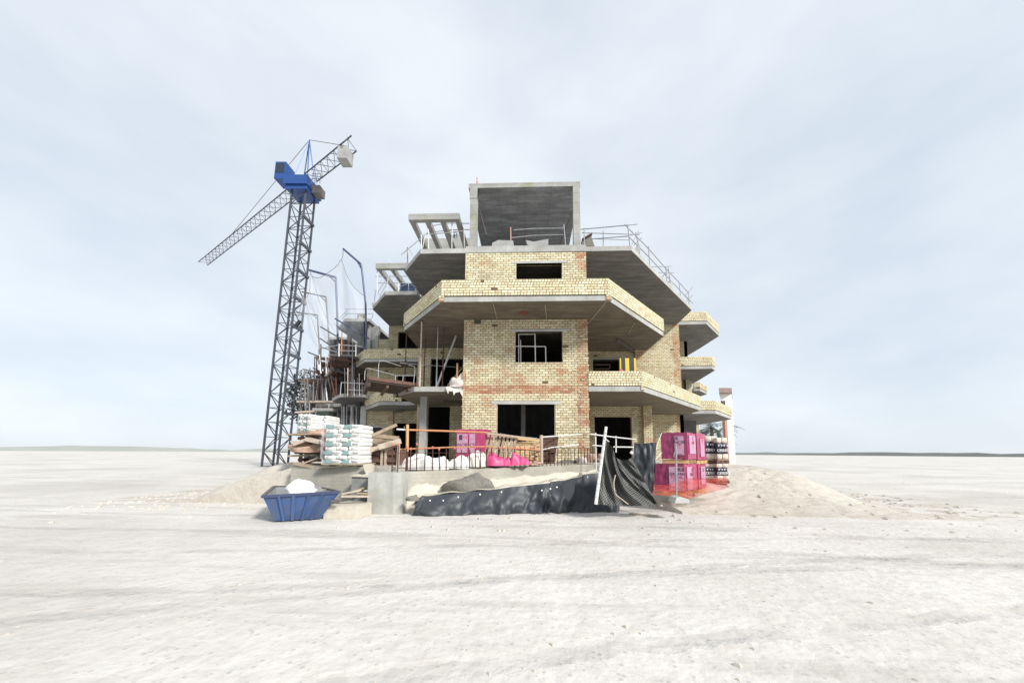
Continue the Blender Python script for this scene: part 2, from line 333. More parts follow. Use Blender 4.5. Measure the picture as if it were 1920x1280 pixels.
def groundmat(name,c1,c2,c3,tr=0):
    m,nt,b=newmat(name,.95);p=geo_pos(nt);n=noise(nt,p,.35,6,.6);n2=noise(nt,p,4,6,.65)
    k=mixc(nt,step(nt,n,.35,.65),c1,c2);k=mixc(nt,mth(nt,'MULTIPLY',step(nt,n2,.45,.75),.6),k,c3)
    v=nt.nodes.new('ShaderNodeTexVoronoi');v.inputs['Scale'].default_value=9;nt.links.new(p,v.inputs['Vector'])
    k=mixc(nt,mth(nt,'MULTIPLY',mth(nt,'LESS_THAN',v.outputs['Distance'],.16),.35),k,tuple(x*.5 for x in c3))
    if tr:
        p3=geo_pos(nt,(.12,.9,1));w_=noise(nt,p3,1.1,5,.7);k=mixc(nt,mth(nt,'MULTIPLY',step(nt,w_,.52,.66),.5),k,tuple(x*.72 for x in c3))
        n5=noise(nt,p,.12,4,.6);k=mixc(nt,mth(nt,'MULTIPLY',step(nt,n5,.5,.62),.4),k,tuple(x*.8 for x in c3))
        sx=nt.nodes.new('ShaderNodeSeparateXYZ');nt.links.new(p,sx.inputs[0])
        for (y0,sl_,am,fq,ph,gap) in ((5.6,.05,.5,.22,0,.85),(7.4,-.09,.35,.3,2,.85),(3.6,.22,.3,.25,1,.9)):
            cy=mth(nt,'ADD',mth(nt,'ADD',mth(nt,'MULTIPLY',sx.outputs[0],sl_),y0),mth(nt,'MULTIPLY',mth(nt,'SINE',mth(nt,'ADD',mth(nt,'MULTIPLY',sx.outputs[0],fq),ph)),am))
            dd=mth(nt,'ABSOLUTE',mth(nt,'SUBTRACT',mth(nt,'ABSOLUTE',mth(nt,'SUBTRACT',sx.outputs[1],cy)),gap))
            dd=mth(nt,'ADD',dd,mth(nt,'MULTIPLY',mth(nt,'SUBTRACT',noise(nt,p,6,4),.5),.2));rm=mth(nt,'MULTIPLY',step(nt,dd,.17,.06),step(nt,noise(nt,p,.9,3),.35,.6))
            k=mixc(nt,mth(nt,'MULTIPLY',rm,.22),k,tuple(x*.55 for x in c3));n2=mth(nt,'SUBTRACT',n2,mth(nt,'MULTIPLY',rm,.8))
        n4=noise(nt,p,17,5,.7);k=mixc(nt,mth(nt,'MULTIPLY',step(nt,n4,.55,.75),.4),k,tuple(x*.5 for x in c3))
    nt.links.new(k,b.inputs['Base Color']);bump(nt,b,mth(nt,'ADD',n2,mth(nt,'MULTIPLY',v.outputs['Distance'],-.3)),.6,.04);return m
M['yard']=groundmat('pale_dusty_yard',(.56,.53,.49),(.64,.61,.57),(.46,.43,.38),tr=1)
M['terr']=groundmat('sandy_site_ground',(.46,.42,.36),(.54,.5,.44),(.32,.28,.23))
# ---------------- ground ----------------
Z0=1.15
def wl(x):   # front edge (Y) of the raised terrace as a function of x
    pts=[(-40,10.6),(-6.5,10.6),(-4.0,10.3),(2.3,13.6),(3.4,12.8),(4.2,9.6),(9.5,9.2),(40,9.2)]
    for (a,b),(c,d) in zip(pts,pts[1:]):
        if a<=x<=c:return b+(d-b)*(x-a)/(c-a)
    return pts[0][1] if x<pts[0][0] else pts[-1][1]
def tz(x,y):   # terrace height
    e=1.
    if x<-8.6:e=max(0,1-(-8.6-x)/2.2)
    if x>8.8:e=max(0,1-(x-8.8)/2.6)
    e=e*e*(3-2*e)
    if y>36:e*=max(0,1-(y-36)/7)
    if x<2.6:return Z0*e
    k=min(1,max(0,(y-9.4)/5.4));k=k*k*(3-2*k);z=.03+(Z0-.03)*k;t=min(1,(x-2.6)/1.2);return (Z0+(z-Z0)*t)*e
m=MB();ext=900
m.face([(-ext,-60,0),(ext,-60,0),(ext,ext,0),(-ext,ext,0)])
tag(m.build('ground',M['yard']),'pale dusty flat ground in front of and around the building site','ground',kind='structure')
xs=[-13.5,-12.2]+[-12+.25*i for i in range(14)]+[-8.5,-8,-7,-6.5,-5.5,-4.6,-4,-2,0,1.5,2.3,2.7,3.1,3.5,3.8,4.2]+[4.7+i*.3 for i in range(31)]+[14.2]
from mathutils import noise as mn
m=MB();nv=90
def tp(i,j):
    x=xs[i];y0=wl(x)+.12;t=(j/nv)**1.7;y=y0+(44-y0)*t
    xn=x+.9*mn.noise(V((x*.3,y*.35,0)));z=tz(xn if x<-7 or x>5 else x,y);z+=(.06*mn.noise(V((x*1.3,y*1.3,3)))+.04*mn.noise(V((x*4,y*4,7))))*(1 if (x>3 or x<-7.5) and z>.04 else .2)
    if x<-7.2:
        k=min(1,max(0,(y-9.6)/2.4+.5*mn.noise(V((x*.8,y,5)))))if x<-7.9 else 1
        z*=k
    return (x,y,max(z,-.03))
g=[[tp(i,j) for i in range(len(xs))] for j in range(nv+1)]
for j in range(nv):
    for i in range(len(xs)-1):m.face([g[j][i],g[j][i+1],g[j+1][i+1],g[j+1][i]])
for i in range(len(xs)-1):
    a,b=g[0][i],g[0][i+1];m.face([(a[0],a[1],-.2),(b[0],b[1],-.2),b,a])
    a,b=g[nv][i],g[nv][i+1];m.face([(b[0],b[1],-.2),(a[0],a[1],-.2),a,b])
for j in range(nv):
    a,b=g[j][0],g[j+1][0];m.face([(b[0],b[1],-.2),(a[0],a[1],-.2),a,b])
    a,b=g[j][-1],g[j+1][-1];m.face([(a[0],a[1],-.2),(b[0],b[1],-.2),b,a])
tag(m.build('terrain',M['terr']),'raised sandy platform of the building site','ground',kind='structure')

# loose stones and clods
rs=random.Random(4);sp_=MB()
def stone(x,y,z,s):
    b=len(sp_.v);q=[V((x+s*rs.uniform(.6,1)*a,y+s*rs.uniform(.6,1)*c_,z+s*h)) for a,c_,h in ((1,0,0),(0,1,0),(-1,0,0),(0,-1,0),(.5,.5,.5),(-.5,.4,.6),(0,-.5,.5))]
    for f in ((0,1,4),(1,2,5),(2,3,6),(3,0,6),(0,4,6),(4,5,6),(1,5,4),(2,6,5)):sp_.face([q[i] for i in f])
for _ in range(2600):
    y=rs.uniform(2.2,11)if rs.random()<.6 else rs.uniform(5,30);x=rs.gauss(0,1)*y*.9
    if -13<x<13 and y>9.0:continue
    stone(x,y,-.005,rs.uniform(.005,.014)*(1+rs.random()**8*3)*(1 if y<7 else 1.8))
for _ in range(900):
    x=rs.choice([rs.uniform(-13,-7.5),rs.uniform(3.5,14)]);y=rs.uniform(9.3,20)
    stone(x,y,max(0,tz(x,y)-.02) if x>0 or y>12.5 else 0,rs.uniform(.03,.09))
tag(sp_.build('stones',M['terr']),'loose stones and clods scattered over the yard','stones',kind='stuff')
hm=MB()
for i in range(120):
    def hp(j):
        a=R_(-78+j*1.3);d=620;return (math.sin(a)*d,math.cos(a)*d,3+7*abs(mn.noise(V((j*.07,1,0))))+2*mn.noise(V((j*.6,4,0))))
    a,b=hp(i),hp(i+1);hm.face([(a[0],a[1],-1),(b[0],b[1],-1),b,a]);hm.face([a,b,(b[0]*1.3,b[1]*1.3,0),(a[0]*1.3,a[1]*1.3,0)])
tag(hm.build('hills',M['hill']),'low pale hills along the horizon','hills',kind='structure')
# ---------------- main building ----------------
TX0,TX1,TY=-2.69,2.77,15.1
z1,z2,z3=4.23,7.46,10.62;T=.22
F1,F2,F3=z1+T,z2+.2,z3+.22
bld=thing('apartment_building','unfinished cream brick apartment block with central tower bay and octagonal concrete balconies','building',(0,18,Z0))
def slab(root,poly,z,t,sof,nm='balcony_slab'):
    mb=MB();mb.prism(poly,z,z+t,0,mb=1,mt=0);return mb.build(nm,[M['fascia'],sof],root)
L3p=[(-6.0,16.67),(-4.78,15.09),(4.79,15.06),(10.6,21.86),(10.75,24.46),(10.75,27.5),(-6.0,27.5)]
L2p=[(-6.03,19.3),(-5.88,16.47),(-3.26,13.19),(3.25,13.19),(7.01,17.47),(7.05,20.1),(7.05,20.4),(-6.03,20.4)]
L1r=[(TX1,15.08),(5.07,15.08),(10.89,21.97),(11.02,24.7),(7.0,24.7),(TX1,20.5)]
L1l=[(TX0,15.15),(-4.85,15.15),(-6.02,16.44),(-6.14,20.1),(TX0,20.1)]
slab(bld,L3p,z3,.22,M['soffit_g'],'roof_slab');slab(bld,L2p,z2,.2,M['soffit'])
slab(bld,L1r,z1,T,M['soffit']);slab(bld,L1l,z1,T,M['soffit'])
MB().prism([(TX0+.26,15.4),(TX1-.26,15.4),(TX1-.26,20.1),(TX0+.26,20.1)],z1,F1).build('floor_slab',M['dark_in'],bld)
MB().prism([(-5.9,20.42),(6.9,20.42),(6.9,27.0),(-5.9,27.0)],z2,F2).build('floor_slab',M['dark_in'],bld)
# tower
def opn(x0,x1,yt,yb,Y,X0):
    a=PY(x0,yt,Y);b=PY(x1,yb,Y);return (a.x-X0,b.x-X0,b.z,a.z)
W1=opn(931,1042,757.5,828,TY,TX0);W2=opn(966.5,1055,622,679,TY,TX0);W3=opn(968,1054,494,527,TY,TX0)
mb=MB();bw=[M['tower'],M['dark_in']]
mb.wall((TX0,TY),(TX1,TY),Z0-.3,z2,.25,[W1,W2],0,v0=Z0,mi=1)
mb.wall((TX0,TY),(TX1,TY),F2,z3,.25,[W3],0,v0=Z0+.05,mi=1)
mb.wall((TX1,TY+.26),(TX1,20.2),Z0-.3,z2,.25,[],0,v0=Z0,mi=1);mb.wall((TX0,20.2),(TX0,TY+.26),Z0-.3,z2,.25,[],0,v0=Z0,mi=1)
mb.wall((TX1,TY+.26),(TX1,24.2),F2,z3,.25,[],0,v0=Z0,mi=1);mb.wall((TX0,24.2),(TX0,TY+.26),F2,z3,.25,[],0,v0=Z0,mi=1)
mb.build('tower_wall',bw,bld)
# toothed brick ends on the right and left edges, slightly proud
random.seed(3)
class _PB:
    def box(s,a,b):MB().box(a,b).build('protruding_brick',M['brickred'] if random.random()<.6 else M['parapet'],bld)
mb=_PB()
for zz in range(0,58):
    z=Z0+zz*.107
    if z>z2-.15:break
    if random.random()<.4:
        e=random.uniform(.015,.055);mb.box((TX1+.002,TY+.01,z+.01),(TX1+e,TY+.2,z+.095))
    if random.random()<.2:
        e=random.uniform(.01,.035);mb.box((TX0-e,TY+.01,z+.01),(TX0-.002,TY+.2,z+.095))
    if random.random()<.35:
        x=random.uniform(TX1-.75,TX1-.15);mb.box((x,TY-random.uniform(.008,.02),z+.01),(x+random.choice((.12,.24))*.5+.05,TY-.001,z+.095))
for (o,th) in ((W1,.14),(W2,.12),(W3,.11)):
    mb=MB();mb.box((TX0+o[0]-.22,TY-.012,o[3]),(TX0+o[1]+.22,TY+.2,o[3]+th));mb.build('lintel',M['conc_l'],bld)
for x in (TX0+W1[0]+.02,TX0+W1[1]-.02):MB().box((x-.02,TY+.03,W1[2]),(x+.02,TY+.12,W1[3]-.003)).build('window_jamb',M['wood_p'],bld)
# white tube frame inside level-one window
mb=MB();q=lambda x,y:PY(x,y,TY+.35)
mb.tube([q(972.5,679.5),q(972.5,626.5)],.022);mb.tube([q(972,626.5),q(1003,626.5)],.02);mb.tube([q(1003,626),q(1004,679.5)],.025)
mb.tube([q(966,649),q(1023,649.5)],.022);mb.tube([q(1023,649.5),q(1023.5,679.5)],.024);mb.tube([q(976,637),q(976.5,679.5)],.02)
mb.build('tube_frame',M['white_st'],bld)
MB().box((PY(977,790,17.3).x,17.3,Z0),(PY(985,790,17.3).x,17.55,z1)).build('interior_column',M['conc'],bld)
# holes in brickwork: broken corner under slab
MB().prism([(PY(889,600,TY).x,TY-.004),(PY(902,600,TY).x,TY-.004),(PY(902,600,TY).x,TY-.001),(PY(889,600,TY).x,TY-.001)],z2-.18,z2-.004).build('broken_hole',M['dark_in'],bld)
# recess walls
def xo(px,Y,py=720):return PY(px,py,Y).x
YL=19.35
mb=MB()
x0=-6.03
mb.wall((x0,YL),(TX0,YL),F1,z2,.25,[(xo(807,YL,700)-x0,3.3,F1,PY(830,672,YL).z)],0,v0=Z0,mi=1)
mb.wall((x0,20.05),(TX0,20.05),Z0,z1,.25,[(.1,xo(843,20.05,800)-x0,Z0,z1-.02)],0,v0=Z0,mi=1)
mb.build('wall',[M['brick'],M['dark_in']],bld)
# left wing side and back closing walls
mb=MB();mb.wall((-6.0,27.2),(-6.0,19.4),Z0,z3,.25,[],0,mi=1);mb.wall((10.7,27.2),(-5.9,27.2),Z0,z3,.25,[],0,mi=1)
mb.build('wall',[M['brick'],M['dark_in']],bld)
YR=20.12;xr0=TX1;xr1=7.08
wo=PY(1112,676,YR);wo2=PY(1168,696,YR)
mb=MB();mb.wall((xr0,YR),(xr1,YR),F1,z2,.25,[(xo(1112,YR,690)-xr0,xo(1163,YR,690)-xr0,F1+.35,PY(1130,674,YR).z)],0,v0=Z0,mi=1)
xd0,xd1=xo(1115,YR,800),xo(1186,YR,800)
mb.wall((xr0,YR+.02),(7.15,YR+.02),Z0-.3,z1,.25,[(xd0-xr0,xd1-xr0,Z0-.3,PY(1150,781,YR).z)],0,v0=Z0,mi=1)
mb.build('wall',[M['brick'],M['dark_in']],bld)
MB().box((xd1-.05,YR-.06,Z0),(xd1+.03,YR+.2,PY(1150,781,YR).z)).build('door_frame',M['wood_p'],bld)
mb=MB();mb.box((xo(1112,YR,690)-.1,YR-.01,PY(1130,674,YR).z),(xo(1163,YR,690)+.1,YR+.15,PY(1130,674,YR).z+.12));mb.build('lintel',M['conc'],bld)
mb=MB();a=PY(1114,686,YR+.1);b=PY(1143,694,YR+.1)
mb.box((a.x,YR-.1,b.z),(b.x,YR-.06,b.z+.06));mb.box((a.x,YR-.1,a.z),(b.x,YR-.06,a.z+.06));mb.box((b.x-.06,YR-.1,b.z),(b.x,YR-.055,a.z));mb.build('window_frame',M['wood_d'],bld)
# brick pier at corner (two tone), right wing wall
mb=MB();mb.wall((7.08,24.35),(10.86,24.35),F1,z3,.25,[],0,v0=Z0,mi=1);mb.wall((10.86,24.36),(10.86,27.2),F1,z3,.25,[],0,v0=Z0,mi=1)
xe=PY(1282.5,800,24.5).x;mb.wall((7.18,24.5),(xe,24.5),Z0-.3,z1,.25,[],0,v0=Z0,mi=1)
mb.wall((xe,24.5),(xe,27.2),Z0-.3,z1,.25,[],0,v0=Z0,mi=1)
mb.wall((7.09,YR+.26),(7.09,24.34),F1,z2,.25,[],0,v0=Z0,mi=1);mb.wall((7.16,YR+.28),(7.16,24.49),Z0-.3,z1,.25,[],0,v0=Z0,mi=1)
mb.build('wing_wall',[M['brick2'],M['dark_in']],bld)
mb=MB();mb.wall((6.68,YR-.25),(7.17,YR-.25),Z0,z1,.25,[],0,v0=Z0+.03);mb.build('brick_pier',M['brickred'],bld)
mb=MB();mb.wall((6.35,YR-.22),(7.12,YR-.22),F1,z2,.2,[],0,v0=Z0+.03);mb.build('brick_pier',M['brickred'],bld)
# concrete column, ground floor left
a=xo(787.5,16.6,800);b=xo(800,16.6,800)
MB().box((a,16.5,Z0),(b,16.85,z1)).build('column',M['conc'],bld)
# parapets
def parapet(root,pts,zb,h,th=.24,off=.03,top=.214,bot=.107,mats=None,over=0.04,nm='parapet'):
    mb=MB();uo=0
    P=[V(p) for p in pts]
    # offset outward a little
    n=len(P);dirs=[(P[i+1]-P[i]).normalized() for i in range(n-1)];nr=[V((d.y,-d.x)) for d in dirs];Q=[];I=[]
    for i in range(n):
        if i==0:k=nr[0];s=1
        elif i==n-1:k=nr[-1];s=1
        else:
            k=(nr[i-1]+nr[i]).normalized();s=1/max(.3,k.dot(nr[i]))
        Q.append(P[i]+k*off*s);I.append(P[i]+k*(off-th)*s)
    M1=mats or [M['parapet'],M['header']]
    zs=[zb,zb+bot,zb+h-top,zb+h]
    for i in range(n-1):
        l=(Q[i+1]-Q[i]).length
        for k in range(3):
            a,b=zs[k],zs[k+1];mm=1 if k!=1 else 0;ou=.0 if k==1 else 0
            if b-a<.01:continue
            mb.face([(Q[i].x,Q[i].y,a),(Q[i+1].x,Q[i+1].y,a),(Q[i+1].x,Q[i+1].y,b),(Q[i].x,Q[i].y,b)],[(uo,a-zb),(uo+l,a-zb),(uo+l,b-zb),(uo,b-zb)],mm)
        mb.face([(I[i+1].x,I[i+1].y,zb),(I[i].x,I[i].y,zb),(I[i].x,I[i].y,zb+h),(I[i+1].x,I[i+1].y,zb+h)],[(0,0),(l,0),(l,h),(0,h)],0)
        mb.face([(Q[i].x,Q[i].y,zb+h),(Q[i+1].x,Q[i+1].y,zb+h),(I[i+1].x,I[i+1].y,zb+h),(I[i].x,I[i].y,zb+h)],[(uo,0),(uo+l,0),(uo+l,th),(uo,th)],1)
        mb.face([(I[i].x,I[i].y,zb),(I[i+1].x,I[i+1].y,zb),(Q[i+1].x,Q[i+1].y,zb),(Q[i].x,Q[i].y,zb)],[(uo,0),(uo+l,0),(uo+l,th),(uo,th)],1)
        uo+=l
    for i in (0,n-1):
        mb.face([(Q[i].x,Q[i].y,zb),(I[i].x,I[i].y,zb),(I[i].x,I[i].y,zb+h),(Q[i].x,Q[i].y,zb+h)],[(0,0),(th,0),(th,h),(0,h)],1)
    return mb.build(nm,M1,root)
parapet(bld,[(-5.9,16.5),(-3.26,13.19),(3.25,13.19),(7.03,17.49)],z2+.235,.66)
parapet(bld,[(TX1+.005,15.1),(5.07,15.1),(10.91,21.99)],z1+.245,.64)
MB().prism([(-5.8,16.5),(-3.2,13.3),(3.2,13.3),(6.9,17.49),(6.7,17.6),(3.1,13.5),(-3.1,13.5),(-5.6,16.6)],z2+.2,z2+.235).build('mortar_bed',M['dark_in'],bld)
MB().prism([(TX1+.01,15.2),(5.0,15.2),(10.75,21.99),(10.5,21.99),(4.9,15.4),(TX1+.01,15.4)],z1+T,z1+.245).build('mortar_bed',M['dark_in'],bld)
# broken brick corner stubs under the parapet
for x,y in ((-3.27,13.17),(3.27,13.17)):
    MB().box((x-.1,y-.02,z2+.01),(x+.1,y+.14,z2+.232)).build('corner_brick',M['brickred'],bld)
MB().box((5.0,15.05,z1+.05),(5.17,15.2,z1+.242)).build('corner_brick',M['brickred'],bld)
# roof band on tower, upstands
MB().box((TX0,TY-.015,z3+.002),(TX1,TY-.003,z3+.32)).build('roof_edge_band',M['conc'],bld)
# roof portal
cz=13.83
mb=MB();a=PY(880.5,440,TY).x;b=PY(894,440,TY).x;mb.box((a,TY,F3),(b,TY+.3,cz));mb.box((a-.03,TY-.02,PY(885,372,TY).z),(b+.0,TY+.26,cz-.01));mb.build('column',M['canopyf'],bld)
a2=PY(1075.5,440,TY).x;b2=PY(1088.5,440,TY).x;MB().box((a2,TY,F3),(b2,TY+.3,cz)).build('column',M['canopyf'],bld)
fl=PZ(893,353,cz);bl=PZ(902,460,cz);fr=PZ(1077,351,cz);br=PZ(1068,457,cz)
cp=[(-2.62,TY),(2.56,TY),(br.x,br.y),(br.x,br.y+.8),(bl.x,br.y+.8),(bl.x,bl.y)]
mb=MB();mb.prism(cp,cz,cz+.23,0,mb=1);mb.build('canopy',[M['canopyf'],M['canopy']],bld)
mb=MB();mb.wall((bl.x,br.y+.5),(br.x,br.y+.5),F3,cz,.2,[],0,mi=0);mb.build('roof_wall',M['canopy'],bld)
mb=MB();mb.beam(PY(1076,393,TY+.5),PY(1050,460,TY+1.5),.1,.1);mb.build('brace',M['steel_d'],bld)
mb=MB();mb.beam(PY(895,382,TY+.5),PY(911,440,TY+1.2),.08,.08);mb.build('brace',M['steel_d'],bld)
# left pergola on roof
def pergola(root,pa,pb,za,zb_,yb,nr,w=.22,mat=M['canopyf']):
    z=za;mb=MB();mb.box((pa.x,pa.y,z-.03),(pb.x,pa.y+.24,zb_));mb.build('beam',mat,root)
    for i in range(nr):
        x=pa.x+ w/2+(pb.x-pa.x-w)*i/(nr-1);MB().box((x-w/2,pa.y+.241,z),(x+w/2,yb,zb_-.02)).build('rafter',mat,root)
    mb=MB();mb.box((pa.x,yb,z),(pb.x,yb+.24,zb_-.01));mb.build('beam',mat,root)
pa=PY(765.5,411,15.12);pb=PY(861,409,15.12)
pergola(bld,pa,pb,pa.z,PY(766,401,15.12).z,18.3,4)
for x in (pa.x+.05,pb.x-.35):MB().box((x,18.31,F3),(x+.28,18.53,pa.z-.002)).build('column',M['conc'],bld)
MB().box((PY(797,447,19.2).x,19.2,F3),(PY(885,447,19.2).x,19.45,PY(830,447,19.2).z)).build('roof_wall',M['canopyf'],bld)
# ceiling marks
p=PZ(983,587,z2-.03);MB().tube([(p.x,p.y,z2-.05),(p.x,p.y,z2-.002)],.17,14).build('pipe_collar',M['redpipe'],bld)
mb=MB();mb.beam(PZ(1156,636,z2-.1),PZ(1190,660,z2-.1),.1,.1);mb.build('drain_pipe',M['steel_d'],bld)
mb=MB();mb.beam(PZ(829,752,z1-.08),PZ(864,755,z1-.08),.12,.08);mb.build('drain_pipe',M['steel_d'],bld)
mb=MB()
for (x0_,y0_,x1_,y1_) in ((925,570,932,598),(1022,572,1025,598),(1137,565,1100,610),(1190,605,1178,625)):
    a=PZ(x0_,y0_,z2-.012);b=PZ(x1_,y1_,z2-.012);MB().beam(a,b,.025,.02).build('soffit_batten',M['wood_p'],bld)

# ---------------- rear right wing ----------------
rw=thing('apartment_wing','rear brick wing with three stacked octagonal balconies at the right edge of the block','building',(13,25,Z0))
R3=[(10.78,24.42),(12.76,24.3),(15.04,26.94),(15.17,30.2),(15.17,34),(10.78,34)]
R2=[(10.9,24.6),(13.05,24.46),(13.52,24.95),(14.18,29.14),(14.18,34),(10.9,34)]
R1=[(10.92,24.75),(11.2,23.75),(12.67,23.62),(16.0,27.6),(16.2,33),(10.92,33)]
slab(rw,R3,z3,.22,M['soffit_g']);slab(rw,R2,z2,.22,M['soffit_g']);slab(rw,R1,z1,.22,M['soffit_g'])
ws_=[M['brick'],M['header']]
parapet(rw,[R3[0],R3[1],R3[2]],z3+.25,.64,mats=ws_);parapet(rw,[R2[0],R2[1],R2[2]],z2+.25,.62,mats=ws_);parapet(rw,[R1[1],R1[2],R1[3]],z1+.25,.62,mats=ws_)
xa=PY(1291,700,28.2).x
MB().wall((xe+.05,28.9),(PY(1305,790,28.9).x,28.9),0,z1,.25,[],0).build('wall',M['fdark'],rw)
mb=MB();mb.wall((10.95,28.2),(xa,28.2),z2+.2,z3,.25,[],0,mi=1);mb.wall((10.95,28.6),(PY(1298,740,28.6).x,28.6),z1+.2,z2,.25,[],0,mi=1)
mb.wall((xa,28.2),(xa,33),z1+.2,z3,.25,[],0,mi=1);mb.build('wall',[M['brick'],M['dark_in']],rw)
p0=PZ(1300,722,z2);
rb=thing('apartment_wing','farthest small brick balcony peeking out below the middle right balcony','building',(16.5,33,Z0))
q3=[(14.6,30.5),(15.1,30.4),(16.6,32.2),(16.6,35),(14.6,35)]
slab(rb,q3,6.95,.2,M['soffit_g']);parapet(rb,[q3[0],q3[1],q3[2]],7.18,.5,mats=[M['brickred'],M['brickred']])
MB().box((14.7,33.2,0),(16.2,35,6.95)).build('wall',M['brickred'],rb)

# ---------------- left stepped blocks ----------------
b2=thing('apartment_building','brick block stepping back left of the tower with its own roof pergola','building',(-8,22,Z0))
B3p=[(-6.2,19.28),(-8.08,19.28),(-9.71,21.34),(-9.76,24.1),(-9.76,27.4),(-6.2,27.4)]
B2p=[(-6.3,22.33),(-10.49,22.33),(-13.12,25.41),(-13.12,27.4),(-6.3,27.4)]
B1p=[(-6.2,19.6),(-8.23,19.6),(-10.25,22.15),(-10.25,26.4),(-6.2,26.4)]
slab(b2,B3p,z3,.22,M['soffit_g'],'roof_slab');slab(b2,B2p,z2,.2,M['soffit']);slab(b2,B1p,z1,.2,M['soffit_g'])
parapet(b2,[(-13.12,25.41),(-10.49,22.33),(-6.4,22.33)],z2+.22,.66)
mb=MB();
parapet(b2,[(-10.25,22.15),(-8.23,19.6),(-7.45,19.6)],z1+.22,.6)
parapet(b2,[(-7.44,19.6),(-7.0,19.6)],z1+.22,.22,bot=.2,top=.0)
YW=24.3
def xw(px,Y=YW,py=640):return PY(px,py,Y).x
zt=z3;mb=MB();xl=xw(710);
mb.wall((xl,YW),(-6.2,YW),F2-.02,z3,.25,[(0,xw(728)-xl,PY(700,636,YW).z,PY(700,590,YW).z),(xw(746)-xl,xw(785)-xl,PY(750,653,YW).z,PY(750,622,YW).z)],0,v0=Z0,mi=1)
mb.wall((xw(688,23.9,700),23.9),(-6.2,23.9),z1+.2,z2,.25,[(xw(744,23.9,710)-xw(688,23.9,700),xw(781,23.9,710)-xw(688,23.9,700),z1+.2,PY(750,704,23.9).z)],0,v0=Z0,mi=1)
Yg=22.6;xg=xw(675,Yg,810)
mb.wall((xg,Yg),(-6.1,Yg),Z0,z1,.25,[(xw(699,Yg,806)-xg,xw(716,Yg,806)-xg,PY(700,813,Yg).z,PY(700,801,Yg).z),(xw(737,Yg,806)-xg,xw(789,Yg,806)-xg,Z0,PY(760,793,Yg).z)],0,v0=Z0,mi=1)
mb.wall((-9.8,27.2),(-6.2,27.2),Z0,z3,.2,[],1,mi=1);mb.wall((-9.72,27.2),(-9.72,24.6),Z0,z3,.2,[],1,mi=1);mb.wall((-6.25,24.6),(-6.25,27.2),Z0,z3-.01,.1,[],1,mi=1)
mb.build('wall',[M['brick'],M['dark_in']],b2)
MB().box((xw(695),YW-.02,z2+.2),(xw(709),YW+.3,z3)).build('column',M['conc_l'],b2)
MB().box((xw(690,22.7,760),22.62,Z0+2.2),(xw(679,22.7,760),22.5,z1+.3)).build('column',M['conc_l'],b2)
MB().box((xw(728,Yg,806),Yg-.12,Z0),(xw(737,Yg,806),Yg-.003,z1)).build('brick_pier',M['brickred'],b2)
MB().box((xw(697,Yg,800)-.1,Yg-.03,PY(700,801,Yg).z),(xw(718,Yg,800)+.1,Yg-.003,PY(700,797.5,Yg).z)).build('lintel',M['conc_l'],b2)
pa=PY(704,502.5,19.3);pb=PY(765,502.5,19.3)
pergola(b2,pa,V((pb.x+.6,pb.y,pb.z)),pa.z,PY(704,493.5,19.3).z,22.6,4,w=.2)
MB().box((pa.x+.1,22.85,F3),(pa.x+.4,23.05,pa.z+.1)).build('column',M['conc'],b2)
MB().box((pa.x+.3,22.9,F3),(-6.2,23.1,F3+.85)).build('roof_wall',M['cementg'],b2)
mb=MB();mb.beam(PZ(726,775,z1-.1),PZ(755,770,z1-.1),.1,.1);mb.build('drain_pipe',M['steel_d'],b2)

b3=thing('concrete_frame_building','bare grey concrete block with octagonal slabs behind the blue net post','building',(-13,26,0))
p=[PZ(692,602,z3),PZ(645,602,z3),PZ(634,617,z3)]
s3=[(p[0].x,p[0].y),(p[1].x,p[0].y),(p[2].x,p[2].y),(p[2].x,29),(p[0].x,29)]
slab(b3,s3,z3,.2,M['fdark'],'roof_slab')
MB().box((PY(692,610,24.2).x-.0,24.0,z2),(PY(698,610,24.2).x,24.3,z3)).build('column',M['conc_l'],b3)
zb=4.85;p=[PZ(682,744,zb),PZ(640,744.5,zb),PZ(622.5,752,zb)]
s1=[(p[0].x,p[0].y),(p[1].x,p[0].y),(p[2].x,p[2].y),(p[2].x-.3,27),(p[0].x,27)]
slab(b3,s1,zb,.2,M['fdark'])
s2z=7.85;p=[PZ(690,673,s2z),PZ(628,673,s2z),PZ(612,680,s2z)]
s2=[(p[0].x,p[0].y),(p[1].x,p[0].y),(p[2].x,p[2].y),(p[2].x,29),(p[0].x,29)]
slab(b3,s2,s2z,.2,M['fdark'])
mb=MB()
mb.wall((-16.5,28.6),(-9.9,28.6),0,z3,.2,[],0);mb.build('rear_wall',M['dark_in'],b3)
for px,pyy,Y,z0_,z1_ in ((663,700,24,5.05,s2z),(672,770,23,0,zb),(645,770,24,0,zb),(655,640,26,8.05,z3),(675,640,26,8.05,z3),(640,710,26,5.05,s2z)):
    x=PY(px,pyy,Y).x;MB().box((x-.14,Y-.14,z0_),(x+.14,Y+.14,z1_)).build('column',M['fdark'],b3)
mb=MB();mb.box((PY(596,640,26.5).x,26.5,F1),(PY(690,640,26.5).x,26.7,z2));mb.build('interior_wall',M['rustdeck'],b3)
b4=thing('concrete_frame_building','farthest dark concrete block hidden behind scaffold props at the left edge','building',(-18,30,0))
p=[PZ(656,636,z3),PZ(618,636,z3),PZ(613,644,z3)]
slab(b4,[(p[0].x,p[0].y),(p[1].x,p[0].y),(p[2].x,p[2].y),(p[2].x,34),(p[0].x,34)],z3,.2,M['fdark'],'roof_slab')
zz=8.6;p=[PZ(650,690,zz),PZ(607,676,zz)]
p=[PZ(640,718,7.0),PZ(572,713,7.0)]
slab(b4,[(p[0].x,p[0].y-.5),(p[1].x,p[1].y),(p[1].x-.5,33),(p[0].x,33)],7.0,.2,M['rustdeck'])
p=[PZ(640,755,4.7),PZ(560,755,4.7)]
